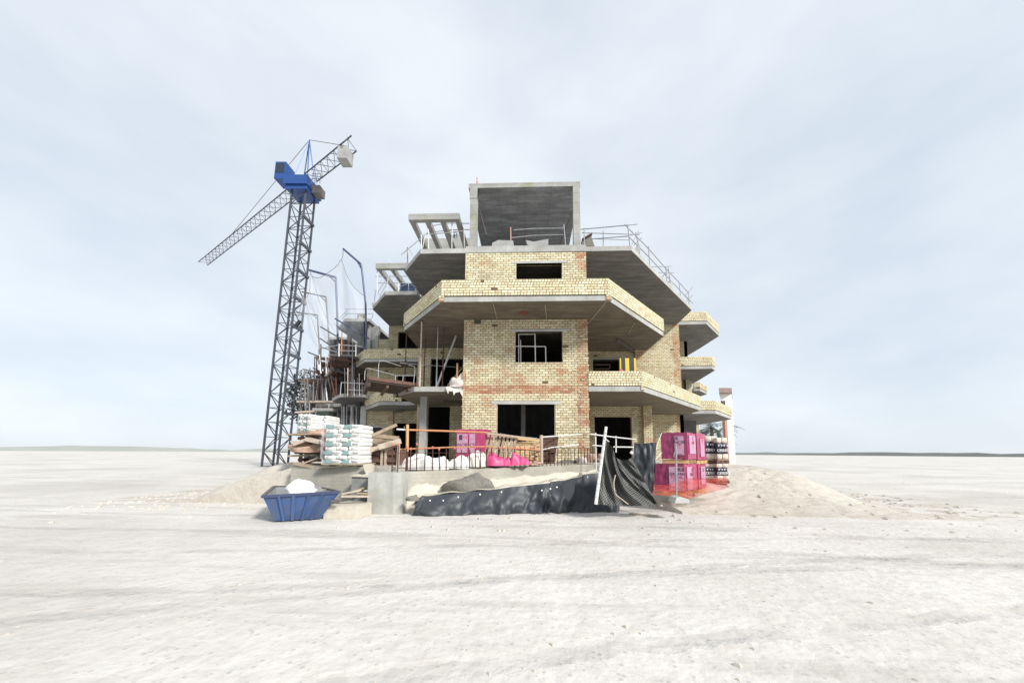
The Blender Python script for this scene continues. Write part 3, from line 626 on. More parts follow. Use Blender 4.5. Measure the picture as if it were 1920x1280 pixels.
slab(b4,[(p[0].x,24),(p[1].x,24),(p[1].x,33),(p[0].x,33)],4.7,.22,M['fdark'])
MB().wall((-21,33.2),(-12,33.2),0,7,.2,[]).build('rear_wall',M['dark_in'],b4)
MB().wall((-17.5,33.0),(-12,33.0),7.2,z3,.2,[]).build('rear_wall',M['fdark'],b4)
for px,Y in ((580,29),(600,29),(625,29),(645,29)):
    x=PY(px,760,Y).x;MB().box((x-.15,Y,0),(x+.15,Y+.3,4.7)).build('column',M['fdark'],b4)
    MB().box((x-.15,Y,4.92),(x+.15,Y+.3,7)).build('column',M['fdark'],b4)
from mathutils import noise as mn
def nz(x,y,z=0):return mn.noise(V((x,y,z)))
def curve_pts(P,n):   # Catmull-Rom through P
    P=[V(p) for p in P];out=[]
    for i in range(len(P)-1):
        a=P[max(i-1,0)];b=P[i];c=P[i+1];d=P[min(i+2,len(P)-1)]
        for k in range(n):
            t=k/n;out.append(.5*((2*b)+(c-a)*t+(2*a-5*b+4*c-d)*t*t+(3*b-a-3*c+d)*t**3))
    return out+[P[-1]]
def poly_tube(name,label,cat,pts,r,mat,group=None,n=6):
    return tag(MB().tube(pts,r,n).build(name,mat),label,cat,group)
def railing(label,posts,rails,mp='steel',mr='steel',group=None,r=.024,name='guard_rail',cat='railing',braces=()):
    """posts: list of (bottom,top); rails: list of point lists"""
    t=thing(name,label,cat,posts[0][0] if posts else rails[0][0],group=group)
    for q in posts:MB().tube(q[:2],r).build('post',M[q[2] if len(q)>2 else mp],t)
    for q in rails:MB().tube(q,r*.92).build('rail',M[mr],t)
    for q in braces:MB().tube(q,r*.85).build('brace',M[mr],t)
    return t
def P2(px0,py0,px1,py1,Y,Y1=None):return (PY(px0,py0,Y),PY(px1,py1,Y if Y1 is None else Y1))
# --- roof railings ---
railing('leaning grey pole guard rail before the roof canopy with one red and white post',
  [P2(958,466,957.5,426,TY+.3)+('redwhite',),P2(1062,478,1057,421,TY+.1)],
  [[PY(963,431.5,TY+.3),PY(1000,428.5,TY+.35),PY(1056,428,TY+.3)],[PY(958,446,TY+.3),PY(1000,441.5,TY+.35),PY(1056,440,TY+.3)]])
Yb=19.0
railing('guard rail of grey tubes along the flat front edge of the right roof slab',
  [P2(1095.5,463,1095.5,427,TY+.2),P2(1131,461,1131,433,Yb-2),P2(1181,461,1177,421,TY+.3),P2(1197,459,1192,436,TY+1.2)],
  [[PY(1080,431,Yb-1),PY(1180,422,TY+.3),PY(1195,420.5,TY+.3)],[PY(1091,436.5,Yb-2),PY(1199,440,TY+1.5)],[PY(1110,448,Yb-1),PY(1177,443,TY+.3),PY(1203,436,TY+1)],[PY(1092,447,Yb),PY(1180,450,Yb)]],
  braces=[P2(1185,458,1198,432,TY+.7),P2(1189,459,1203,446,TY+1.3)])
def cl(px,py,t):   # along the right chamfer of the roof: Y from t in 0..1
    return PY(px,py,TY+.1+6.7*t)
railing('long double tube guard rail climbing down the slanted right edge of the roof slab',
  [(cl(1218,497,.22),cl(1216,462,.22)),(cl(1250,527,.52),cl(1248.5,500,.52)),(cl(1257,531,.56),cl(1252.5,499,.56)),(cl(1276,556,.78),cl(1273,527,.78)),(cl(1292,573,.96),cl(1291,547,.96))],
  [[cl(1171,421,.0),cl(1216,466,.22),cl(1248,503,.52),cl(1273,529,.78),cl(1291,549,.96)],
   [cl(1179,444,.02),cl(1216,481,.22),cl(1250,518,.54),cl(1274,543,.78),cl(1292,563,.97)]],
  braces=[(cl(1242,519,.5),cl(1250,509,.5)),(cl(1285,554,.9),cl(1299,538,.9)),(cl(1280,549,.85),cl(1299,569,.99)),(cl(1287,565,.93),cl(1299,553,.93)),(cl(1222,500,.25),cl(1260,499,.55)),(cl(1232,511,.35),cl(1264,511,.6))])
lp=lambda x,y:PY(x,y,TY+.25)
railing('tube scaffold frame standing under the concrete pergola beside the tall roof portal',
  [(lp(803.5,467),lp(803,430)),(lp(847,467),lp(847.5,417)),(lp(871,467),lp(869.5,427)),(lp(792,466),lp(798,436)),(lp(790,467),lp(789.5,440))],
  [[lp(800,439),lp(847,436),lp(870,432.5)],[PY(812,423,17),PY(840,418.5,17),PY(880,419,17)],[PY(842,431,17),PY(880,430.5,17),PY(894,429,17)],[PY(810,435,17.5),PY(850,431,17)]],
  braces=[(lp(752.5,477.5),lp(802,436)),(lp(766.5,465.5),lp(777,483))])
railing('short pinkish scaffold post clamped at the left roof corner',[P2(764,500,764,464,TY+1.4)+('redwhite',)],[],r=.03,name='scaffold_post',cat='post')
poly_tube('roof_pole','short red painted pole on top of the roof canopy','pole',P2(895,348,895,333,TY+.15),.045,M['redwhite'])
poly_tube('rod','thin steel rod rising from the beam over the roof pergola','rod',P2(733,495,728,484,19.35),.018,M['steel'])
# rubble / formwork pieces on roof edge
def lump(name,label,cat,c,size,mat,seed=0,n=10,parent=None,group=None,flat=True,rough=.22):
    rd=random.Random(seed);mb=MB();ph=[(rd.uniform(1.2,4.2),rd.uniform(0,6.28),rd.uniform(0,6.28)) for _ in range(9)]
    def fn(u,v):
        th=u*2*math.pi;fi=(v)*math.pi/2*(1 if flat else 2)-(0 if flat else math.pi/2)
        k=1
        x,y,z=math.cos(th)*math.cos(fi),math.sin(th)*math.cos(fi),math.sin(fi)
        for i,(f,a,b) in enumerate(ph):k+=rough/(1+i*.45)*math.sin(f*(x*1.3+.6*i)+a)*math.cos(f*(z*1.5+y*.8)+b)
        k+=.22*nz(x*2.2+seed,y*2.2,z*2.2)+.12*nz(x*6,y*6+seed,z*6) if rough>0 else 0
        return (c[0]+x*size[0]*k,c[1]+y*size[1]*k,c[2]+z*size[2]*k)
    mb.grid(fn,n*2,n)
    o=mb.build(name,mat,parent,smooth=True,merge=True)
    if parent is None:tag(o,label,cat,group)
    return o
def slabpiece(name,label,px,Y,mat,th=.3,cat='formwork panel'):
    pts=[PY(x,y,Y) for x,y in px];mb=MB();n=len(pts);q=[p+V((0,th,0)) for p in pts]
    mb.face(pts);mb.face(q[::-1])
    for i in range(n):mb.face([pts[i],q[i],q[(i+1)%n],pts[(i+1)%n]])
    return tag(mb.build(name,mat,merge=True),label,cat)
slabpiece('formwork_board','weathered curled panel lying on the roof edge left of the red and white post',[(922,465),(923,455),(934,450),(962,451),(964,463),(960,466)],TY+.25,M['conc'])
slabpiece('formwork_board','weathered bent panel lying on the roof edge right of the red and white post',[(991,463),(986,450),(1000,453),(1028,448),(1028,465),(1000,466)],TY+.25,M['conc'])
slabpiece('formwork_board','speckled grey panel leaning on the roof beside the right portal column',[(1091,461),(1091.5,452),(1108,442),(1115,461)],TY+.4,M['rubblem'],.25)
mb=MB();mb.beam(PY(1091,452,TY+.5),PY(1109,441.5,TY+.5),.4,.05)
tag(mb.build('dark_board',M['wood_d']),'dark board on top of the speckled panel at the right portal column','board')
slabpiece('sand_bag','pale grey bag at the rail halfway down the slanted right roof edge',[(1254,540),(1250,529),(1257,525),(1262,531),(1262,541)],TY+4.2,M['conc_l'],.3,'bag')
slabpiece('form_block','small grey block on the slanted right roof edge near its upper end',[(1190,472),(1195,459),(1201,460),(1200,475)],TY+.8,M['conc'],.2,'block')
# small weeds on the pergola roof wall
def weed(c,label,n=40,s=.3,seed=1):
    rd=random.Random(seed);mb=MB()
    for _ in range(n):
        a=V(c)+V((rd.uniform(-s,s),rd.uniform(-.1,.1),0));b=a+V((rd.uniform(-.12,.12),rd.uniform(-.1,.1),rd.uniform(.1,.45)))
        mb.beam(a,b,.012,.004)
        for k in range(3):
            p=a.lerp(b,.4+.3*k);d=V((rd.uniform(-.07,.07),rd.uniform(-.05,.05),rd.uniform(0,.05)));mb.face([p,p+d+V((0,0,.03)),p+d*1.6])
    tag(mb.build('weed',M['leafd']),label,'weed')
weed(PY(858,447,19.3),'dry weeds growing on the low roof wall behind the pergola')
# ---------- B2 roof rails ----------
y2=19.5
railing('thin tube scaffold on the roof under the second pergola left of the tower',
  [P2(707,550,707,503,y2),P2(725,548,728,514,y2),P2(747,548,747,530,y2),P2(766,548,766,532,y2),P2(780,548,780,538,y2),P2(702,565,704,545,y2+1.2)],
  [[PY(704,518,y2),PY(786,518,y2)],[PY(709,530.5,y2),PY(775,531,y2)],[PY(749,538,y2),PY(767,531,y2),PY(780,538,y2)]],
  braces=[P2(708,548,728,518,y2),P2(711,558,731,520,y2),P2(702,542,716,556,y2)],r=.022)
MB_=MB();MB_.box(PY(750,546,y2+.8),PY(779,536,y2+1.2));tag(MB_.build('tarp_bundle',M['skipb']),'blue tarpaulin bundle on the roof under the second pergola','tarpaulin')
slabpiece('form_block','small concrete block at the left corner of the second block roof',[(697,574),(696.5,568),(704,566),(708,572),(702,577)],y2+1.9,M['conc_l'],.3,'block')
y3=23.6
railing('tube guard rail on the roof of the grey concrete block behind the net posts',
  [P2(650.5,598,651,579,y3),P2(688,600,689,579,y3),P2(700,590,694,602,y3)],
  [[PY(646,579.5,y3),PY(702,579.5,y3)],[PY(646,588,y3),PY(700,588,y3)]],braces=[P2(633,600,652,581,y3),P2(638,601,650,589,y3)],r=.022)
MB().box(PY(669.5,598,y3),PY(681,587,y3)+V((0,.4,0)))
mb=MB();a=PY(669.5,598,y3+.4);b=PY(681,587,y3+.4);mb.box((a.x,a.y,a.z),(b.x,a.y+.4,b.z));tag(mb.build('brick_pile',M['rubblem']),'dark pile of blocks on the roof of the grey concrete block','block pile')
mb=MB();mb.beam(PY(673,594,y3),PY(686,602,y3),.05,.12);tag(mb.build('board',M['wood_p']),'pale board sloping off the roof edge of the grey concrete block','board')
# ---------- loading platform ----------
t=thing('loading_platform','rusty steel loading platform with white rails sticking out of the left first floor balcony','platform',PZ(735,718,F1))
A=PZ(691,710.5,F1+.12);B=PZ(784,723,F1+.12);C=PZ(683,730,F1-.02);Cc=V((A.x-.9,A.y+1.9,A.z));D=V((B.x-.9,B.y+1.9,B.z))
Cc=PZ(684,728,F1+.0)+V((0,0,.0));D=B+(Cc-A)
mb=MB();dn=V((0,0,.1))
mb.face([A,B,D,Cc]);mb.face([A-dn,Cc-dn,D-dn,B-dn])
for p,q in ((A,B),(B,D),(D,Cc),(Cc,A)):mb.face([p-dn,q-dn,q,p])
mb.build('deck',M['rustdeck'],t,merge=True)
mb=MB();mb.beam(A+V((0,0,.04)),B+V((0,0,.04)),.08,.14);mb.build('edge_beam',M['wood_d'],t)
mb=MB();mb.beam(A-V((0,-.05,.12)),Cc-V((0,0,.12)),.14,.34);mb.build('end_beam',M['rustdeck'],t)
for k in (.35,.8):
    mb=MB();mb.beam(A.lerp(B,k)-V((0,-.1,.18)),Cc.lerp(D,k)-V((0,0,.18)),.1,.14);mb.build('cross_beam',M['wood_d'],t)
for pts in ([(709,711.5),(709.5,695),(710.5,681),(714,676.5),(722,677),(735,681),(752,686.5)],[(683.5,712),(684,702),(685,694),(689,690.5),(705,694),(722,698.5),(740,703)],[(741,713.5),(741.5,704.5),(742,704),(758,704),(776,704)],[(755,716),(756,704.5)],[(775.5,719),(777,703),(778,691),(775,686),(766,684.5)],[(750,680.5),(785,683),(868,689)]):
    far=pts[0][1]>712.4
    MB().tube(curve_pts([PY(x,y,14.4+.012*(x-700)) for x,y in pts],3),.014).build('rail',M['steel'],t)
# ---------- shoring props ----------
proto=None
def prop(px,ytop,z0,z1_,mat,label,pin=.5,r=.028):
    p=PZ(px,ytop,z1_);t=thing('shoring_prop',label,'prop',(p.x,p.y,z0),group='steel props under the balcony slab')
    h=z1_-z0-.004
    P=lambda z:(p.x,p.y,z0+z)
    MB().tube([P(.008),P(h*pin)],r*1.25).build('outer_tube',M[mat],t);MB().tube([P(h*pin),P(h-.01)],r*.9).build('inner_tube',M[mat],t)
    MB().box((p.x-.07,p.y-.07,z0+h-.012),(p.x+.07,p.y+.07,z0+h)).build('top_plate',M['steel_d'],t)
    MB().box((p.x-.07,p.y-.07,z0+.001),(p.x+.07,p.y+.07,z0+.012)).build('base_plate',M['steel_d'],t)
    mb=MB();mb.tube([P(h*pin-.05),P(h*pin+.06)],r*1.7);mb.build('collar',M[mat],t)
    mb=MB();mb.tube([(p.x-.01,p.y-.1,z0+h*pin+.08),(p.x+.09,p.y-.02,z0+h*pin+.08)],.01).build('pin',M['steel_d'],t)
    return t
prop(762.5,623,F1,z2,'rust','leftmost slim rusty prop beside the loading platform')
prop(791,602,F1,z2,'wood_p','thick pale prop in front of the brick pier',.45,.036)
prop(797.5,636,F1,z2,'rust','dark thin prop against the brick pier just right of the thick pale prop')
prop(821.5,612,F1,z2,'steel','grey prop left of the leaning white pole')
prop(832.5,615,F1,z2,'rust','rusty red prop crossed by the leaning white pole')
poly_tube('white_pole','white pole leaning on the first floor balcony left of the tower','pole',P2(819.5,724,855,630,16.6,17.2),.05,M['white_st'])
for i,(a,b,c,d,lb,mt) in enumerate(((840,722,866,690,'lower brown plank leaning behind the plaster rubble','wood'),(852,722,872,694,'upper brown plank leaning against the tower behind the plaster rubble','wood_d'))):
    mb=MB();mb.beam(PY(a,b,15.6),PY(c,d,16.0),.12,.04);tag(mb.build('plank',M[mt]),lb,'plank')
poly_tube('pipe_post','short orange pipe post standing in the plaster rubble left of the tower','pipe',P2(857,720,857.5,681,15.4),.04,M['orange_y'])
lump('rubble_heap','white plaster rubble heap spilling over the left first floor balcony edge','rubble',(PY(855,727,15.4).x,15.45,F1-.02),(.42,.35,.42),M['rubwhite'],3,rough=.3)
slabpiece('rubble_sack','tall torn white sack of rubble against the tower on the left balcony',[(852,727),(855,712),(864,700),(868.5,698),(868.5,730)],15.2,M['rubwhite'],.35,'sack')
slabpiece('torn_bag','torn pale plastic bag hanging off the left balcony edge',[(836,726),(839,724),(852,728),(868,731),(867,743),(862,734),(853,736),(851,741),(849,733),(841,733),(840,738)],15.05,M['bagwarm'],.06,'bag')
# insulation pack
t=thing('insulation_pack','yellow and black wrapped insulation pack standing on the right first floor balcony','insulation pack',PY(1178,696,16.6))
X=[PY(x,690,16.6).x for x in (1162.5,1165.5,1172.5,1180.5,1189,1192.5)];zt=PY(1178,670.5,16.6).z;zb=F1
MB().prism([(X[0],16.6),(X[5],16.6),(X[5]+.05,16.95),(X[0]+.05,16.95)],zb,zt-.02).build('pack',M['yellow'],t)
for a,b in ((X[1],X[2]),(X[3],X[4])):
    MB().box((a,16.585,zb),(b,16.598,zt)).build('black_band',M['black'],t)
def text(s,p,size,rot,mat,parent,nm='printed_text',ext=.002,align='CENTER'):
    c=bpy.data.curves.new(nm,'FONT');c.body=s;c.size=size;c.extrude=ext;c.align_x=align;c.align_y='CENTER'
    tmp=bpy.data.objects.new('tmp',c);me=bpy.data.meshes.new_from_object(tmp);bpy.data.objects.remove(tmp);bpy.data.curves.remove(c);me.materials.clear();me.materials.append(mat)
    o=bpy.data.objects.new(nm,me);col.objects.link(o)
    b=BASE.get(parent.name,V((0,0,0)));o.parent=parent;o.location=V(p)-b;o.rotation_euler=rot;return o
for a,b in ((X[1],X[2]),(X[3],X[4])):text('O',((a+b)/2,16.578,zb+.65),.16,(math.pi/2,0,0),M['whiteink'],t)
lump('pink_bag','small pink bag on the right balcony parapet beside the yellow insulation pack','bag',(PY(1165,697,15.3).x,15.35,z1+.885),(.17,.12,.1),M['bagp'],5)

# ---------- retaining wall with rebars ----------
wz=1.07
WA=V((-4.35,9.35));a1=PY(697,887,9.35);WB=PY(757,884,9.75);WE=PY(1125,869,13.7)
rt=thing('retaining_wall','low raw concrete retaining wall with a row of rusty rebars along its top','wall',(0,11,0))
def topz(t):return WB.z+(max(1.12,WE.z)-WB.z)*t
mb=MB();n=24;prev=None
for i in range(n+1):
    t_=i/n;x=WB.x+(WE.x+.25-WB.x)*t_;y=WB.y+(WE.y-WB.y)*t_;z=topz(t_)+(random.random()-.5)*.03
    q=(x,y,z)
    if prev:
        (a,b,c)=prev;dy=.3
        mb.face([(a,b,-.1),(x,y,-.1),(x,y,z),(a,b,c)]);mb.face([(a,b,c),(x,y,z),(x,y+dy,z),(a,b+dy,c)]);mb.face([(x,y+dy,-.1),(a,b+dy,-.1),(a,b+dy,c),(x,y+dy,z)])
    prev=q
mb.face([(WB.x,WB.y,-.1),(WB.x,WB.y,wz),(WB.x,WB.y+.3,wz),(WB.x,WB.y+.3,-.1)])
mb.face([(prev[0],prev[1],-.1),(prev[0],prev[1]+.3,-.1),(prev[0],prev[1]+.3,prev[2]),(prev[0],prev[1],prev[2])])
mb.build('wall_body',M['wallc'],rt)
# cream mortar skirt + grey heap
mb=MB();rd=random.Random(5)
lineT=[(757,925),(763,920),(775,912),(800,909),(815,912),(835,907),(852,902),(880,905),(910,899),(940,899),(965,893),(1000,892),(1030,889),(1060,886),(1090,884),(1125,880)]
for i in range(len(lineT)-1):
    (xa_,ya_),(xb_,yb_)=lineT[i],lineT[i+1]
    for k in range(4):
        x0=xa_+(xb_-xa_)*k/4;x1=xa_+(xb_-xa_)*(k+1)/4
        def yy(x):
            return ya_+(yb_-ya_)*(x-xa_)/(xb_-xa_)+1.6*math.sin(x*.9)+.9*math.sin(x*2.3)
        f=lambda x:(WB.y+(WE.y-WB.y)*min(1,max(0,(x-757)/368))**1.25)-.05
        Ya,Yb2=f(x0)-.02,f(x1)-.02
        A_=PY(x0,yy(x0),Ya);B_=PY(x1,yy(x1),Yb2)
        ya2=A_.y-.12;yb2=B_.y-.12
        mb.face([(A_.x,ya2-.25,0),(B_.x,yb2-.25,0),(B_.x,yb2,B_.z),(A_.x,ya2,A_.z)]);mb.face([(A_.x,ya2,A_.z),(B_.x,yb2,B_.z),(B_.x,B_.y+.3,B_.z+.03),(A_.x,A_.y+.3,A_.z+.03)])
mb.build('mortar_skirt',M['plaster'],rt,smooth=True,merge=True)
# front block end
fb=tag(MB().prism([(a1.x,9.15),(PY(757,884,9.15).x,9.15),(PY(757,884,9.15).x,9.95),(a1.x+.02,9.95)],0.0,PY(720,886,9.15).z).build('concrete_block',M['blockc']),'large streaked concrete block forming the left end of the low wall','concrete block')
lump('mortar_heap','dark grey lump of hardened mortar on the low wall above the black sheet','mortar heap',PY(880,921,9.95),(.68,.35,.42),M['rubblem'],11,n=12,rough=.12)
lump('dirt_clump','small brown clump of dirt at the foot of the streaked concrete block','dirt',PY(774,938,8.95),(.16,.12,.12),M['rubblem'],12)
# rebars
rx=[735,745.5,760.5,769,781,796,811.5,824,836.5,851.5,864.5,880,891.5,901,912,922.5,933.5,943.5,953,965,975,984,993,1002,1017,1025,1032.5,1039.5,1045.5,1053,1059,1065,1071,1077.5,1084,1090,1096,1101,1107,1112,1119]
for i,x in enumerate(rx):
    t_=(x-757)/368;t_=max(-.06,t_);t_=t_**1.25 if t_>0 else t_
    Y=WB.y+(WE.y-WB.y)*t_+.12;zb_=topz(max(0,t_))-.05
    b_=PY(x,880,Y);ytop=(834 if x<755 else 838) if x<1040 else 838
    if x<760:ytop=833
    if x==781:ytop=832
    tp_=PY(x+random.uniform(-1,1.2)+(1.5 if x<800 else 0),ytop+random.uniform(-1.5,2.5),Y)
    bx=b_.x
    if x<757:Y=9.5;b_=PY(x,887,Y);bx=b_.x;zb_=PY(x,887,Y).z-.1
    pts=[(bx,Y,zb_),tp_]
    if x>1045:pts=[(bx,Y,zb_),(tp_.x,tp_.y,tp_.z-.05),(tp_.x-.03,tp_.y,tp_.z),(tp_.x-.09,tp_.y,tp_.z-.02)]
    rb_=MB().tube(pts,.0165 if x<1000 else .014,6).build('rebar',M['rebar'],rt)
    if x<1030 and random.random()<.8:
        BASE[rb_.name]=BASE[rt.name];MB().tube([(tp_.x,tp_.y,tp_.z-.045),(tp_.x,tp_.y,tp_.z+.012),(tp_.x,tp_.y,tp_.z+.02)],.028,8).build('cap',M['capm'],rb_)
for (yl,r_) in ((849,.007),(877,.009)):
    pts=[]
    for x in range(745,1121,25):
        t_=max(0,(x-757)/368)**1.25;pts.append(PY(x,yl-(x-745)*(.012 if yl>860 else .002)-.6*math.sin(x),WB.y+(WE.y-WB.y)*t_+.1))
    MB().tube(pts,r_,5).build('tie_bar',M['rebar'],rt)
# ---------- orange pipe barrier ----------
t=thing('pipe_barrier','orange pipe barrier of one tall post and a long rail behind the rebars','barrier',PY(763,880,9.95))
MB().tube(P2(762.5,882,763.5,846,9.95),.035).build('post_base',M['rust'],t);MB().tube(P2(763.5,846,764,795.5,9.95),.042).build('post',M['orange_y'],t)
MB().tube([PY(744,804.5,10),PY(765,805.5,10)],.025).build('rail_end',M['white_st'],t)
MB().tube([PY(765,805.5,10),PY(830,807.5,10.6),PY(914,810.5,11.4)],.028).build('rail',M['orange'],t)
MB().tube(P2(758.5,806,758.5,799,10),.012).build('clamp',M['steel'],t)
poly_tube('lower_rail','thin orange and white rail running level behind the rebars','rail',[PY(750,842,10.1),PY(800,840,10.4),PY(850,838,10.8),PY(905,837,11.2),PY(945,839,11.6),PY(1008,843,12.3)],.024,M['orange'])
poly_tube('rope_rail','white rope rail sagging up to the tower in front of the brown slatted stack','rope',[PY(1008,843,12.4),PY(1018,842.5,12.6),PY(1035,838.5,12.8),PY(1060,836,13),PY(1085,833.5,13.4)],.02,M['white_st'])
poly_tube('grey_post','weathered grey wooden post between the leaning pallets and the brown stack','post',P2(1015.5,868,1015,815.5,12.3),.055,M['wood_p'])
railing('upper white rail tied to the grey post and the tower',[],[[PY(1016,819,12.3),PY(1045,817,13),PY(1090,814,14)]],name='tie_rail',cat='rail',mr='white_st')
# ---------- big bags ----------
def bigbag(label,px0,px1,ytop,ybot,Y,mat,seed,dy=.45,prof=None,grp=None):
    """soft slumped sack: heightfield over an oval footprint"""
    rd=random.Random(seed);a=PY(px0,ybot,Y);b=PY(px1,ybot,Y);zt_=PY(px0,ytop,Y).z;zb_=min(a.z,b.z);cx=(a.x+b.x)/2;rx_=(b.x-a.x)/2
    mb=MB();ph=[(rd.uniform(3,11),rd.uniform(0,6),rd.uniform(3,9),rd.uniform(0,6)) for _ in range(10)]
    def fn(u,v):
        th=v*2*math.pi;r=u
        x=math.cos(th)*r;y=math.sin(th)*r
        q=max(abs(math.cos(th)),abs(math.sin(th)))**.55;x/=q;y/=q
        h=((1-r**7)**.5 if r<1 else 0)*(.86+.3*nz(x*1.6+seed,y*1.6)+.14*nz(x*5,y*5,seed)+.07*abs(nz(x*13,y*13,seed)))
        if prof:
            s=(x+1)/2*(len(prof)-1);i=min(int(s),len(prof)-2);h*=prof[i]+(prof[i+1]-prof[i])*(s-i)
        for k,(f,p_,g_,q_) in enumerate(ph):h+=.012*math.sin(f*x+p_)*math.cos(g_*y+q_)*(1-r**3)
        edge=1+.04*math.sin(5*th+seed)
        return (cx+x*rx_*edge,Y+dy+y*dy*edge,zb_+max(0,h)*(zt_-zb_))
    mb.grid(fn,20,56)
    o=mb.build('bulk_bag',mat,None,smooth=True,merge=True);tag(o,label,'bag',grp);return o
bb='bulk bags behind the rebars'
bigbag('widest slumped white bulk bag, leftmost behind the rebars',745,838,852,880,10.6,M['bagw'],1,.5,[.6,1,1.02,1,.98,.95,.6],bb)
bigbag('white bulk bag with a peaked top right of the widest white bag',835,880,851,878,10.9,M['bagw'],2,.45,[.3,.8,1,.7,.6],bb)
bigbag('cream white bulk bag just left of the pink sacks',866,913,848,876,11.1,M['bagwarm'],3,.45,[.5,.9,1,1,.9],bb)
bigbag('larger pink sack next to the cream white bulk bag',909,946,850,873,11.2,M['bagp'],4,.4,[.9,1,1,.8,.6],bb)
bigbag('low pink sack squeezed between the two bigger pink sacks',940,958,858,873,11.35,M['bagp'],5,.3,None,bb)
bigbag('pointed pink sack with brick dust in front of the yellow pallet',955,976,849,872,11.4,M['bagp'],6,.3,[.6,1,.9,.6],bb)
bigbag('small pink sack at the right end of the pink heap',972,994,856,871,11.5,M['bagp'],7,.3,[.7,1,.8,.6],bb)
# ---------- wooden pallets ----------
def pallet(label,c,w,d,h,mat,slats,rot,loc,along='x',nm='wooden_pallet',group=None,bot=True):
    t=thing(nm,label,'pallet',(0,0,0),group=group)
    sw=w/slats*.62
    for i in range(slats):
        x=-w/2+w*(i+.5)/slats;MB().box((x-sw/2,-d/2,h-.022),(x+sw/2,d/2,h)).build('slat',mat,t)
    for k in (-1,0,1):
        y=k*(d/2-.05);MB().box((-w/2,y-.045,.024),(w/2,y+.045,h-.0235)).build('stringer',mat,t)
    if bot:
        for k in (-1,0,1):
            x=k*(w/2-.06);MB().box((x-.05,-d/2,0),(x+.05,d/2,.0225)).build('slat',mat,t)
    t.location=loc;t.rotation_euler=rot;return t
def leanrot(tilt,roll):return (Matrix.Rotation(tilt,3,'X')@Matrix.Rotation(roll,3,'Z')).to_euler()
c=PY(938,841,12.6);pallet('brown pallet with upright slats leaning under the ground floor window',None,1.12,1.05,.14,M['wood'],8,leanrot(R_(74),R_(-9)),c,)
c=PY(988,842,12.75);pallet('yellow pine pallet with level slats leaning right of the brown pallet',None,.85,1.02,.14,M['wood_y'],5,leanrot(R_(78),R_(-95)),c)
MB_=MB();MB_.beam(PY(911,812,12.4),PY(1008,822.5,12.5),.07,.05)
tag(MB_.build('timber_batten',M['wood_p']),'long pale batten lying along the tops of the two leaning pallets','batten')
t=thing('slatted_stack','dark brown stack of boards leaning at the tower right of the grey post','board stack',PY(1031,868,13))
for i in range(11):
    y=866-i*4.5;mb=MB();mb.beam(PY(1010+ i*.7,y,13.2),PY(1040+i*.7,y-1,13.2),.1,.14);mb.build('board',M['wood_d'],t)
mb=MB();mb.beam(PY(1003,866,12.7),PY(1013,823,12.7),.05,.09);tag(mb.build('prop_batten',M['wood_p']),'slanted pale batten between the yellow pallet and the grey post','batten')
mb=MB();mb.beam(PY(1040,866,12.9),PY(1046,836,12.9),.04,.06);tag(mb.build('prop_batten',M['wood_p']),'short pale batten at the right side of the dark brown stack','batten')
# rubble at tower foot
for px,py,Y,s,sd,lb,mt in ((1091,868,14.0,(.25,.2,.28),21,'pinkish white rubble lump at the right foot of the tower','rubwhite'),(1070,868,14.3,(.5,.25,.14),22,'low grey rubble line along the foot of the tower','rubblem'),(1108,866,14.2,(.35,.25,.32),23,'brown brick rubble between the tower and the black net','rubred'),(1130,862,14,(.3,.25,.25),24,'orange brick rubble behind the thin white rail','rubred'),(1003,871,12.2,(.25,.2,.12),25,'small rubble scraps at the end of the pink sacks','rubred')):
    lump('rubble',lb,'rubble',PY(px,py,Y),s,M[mt],sd)
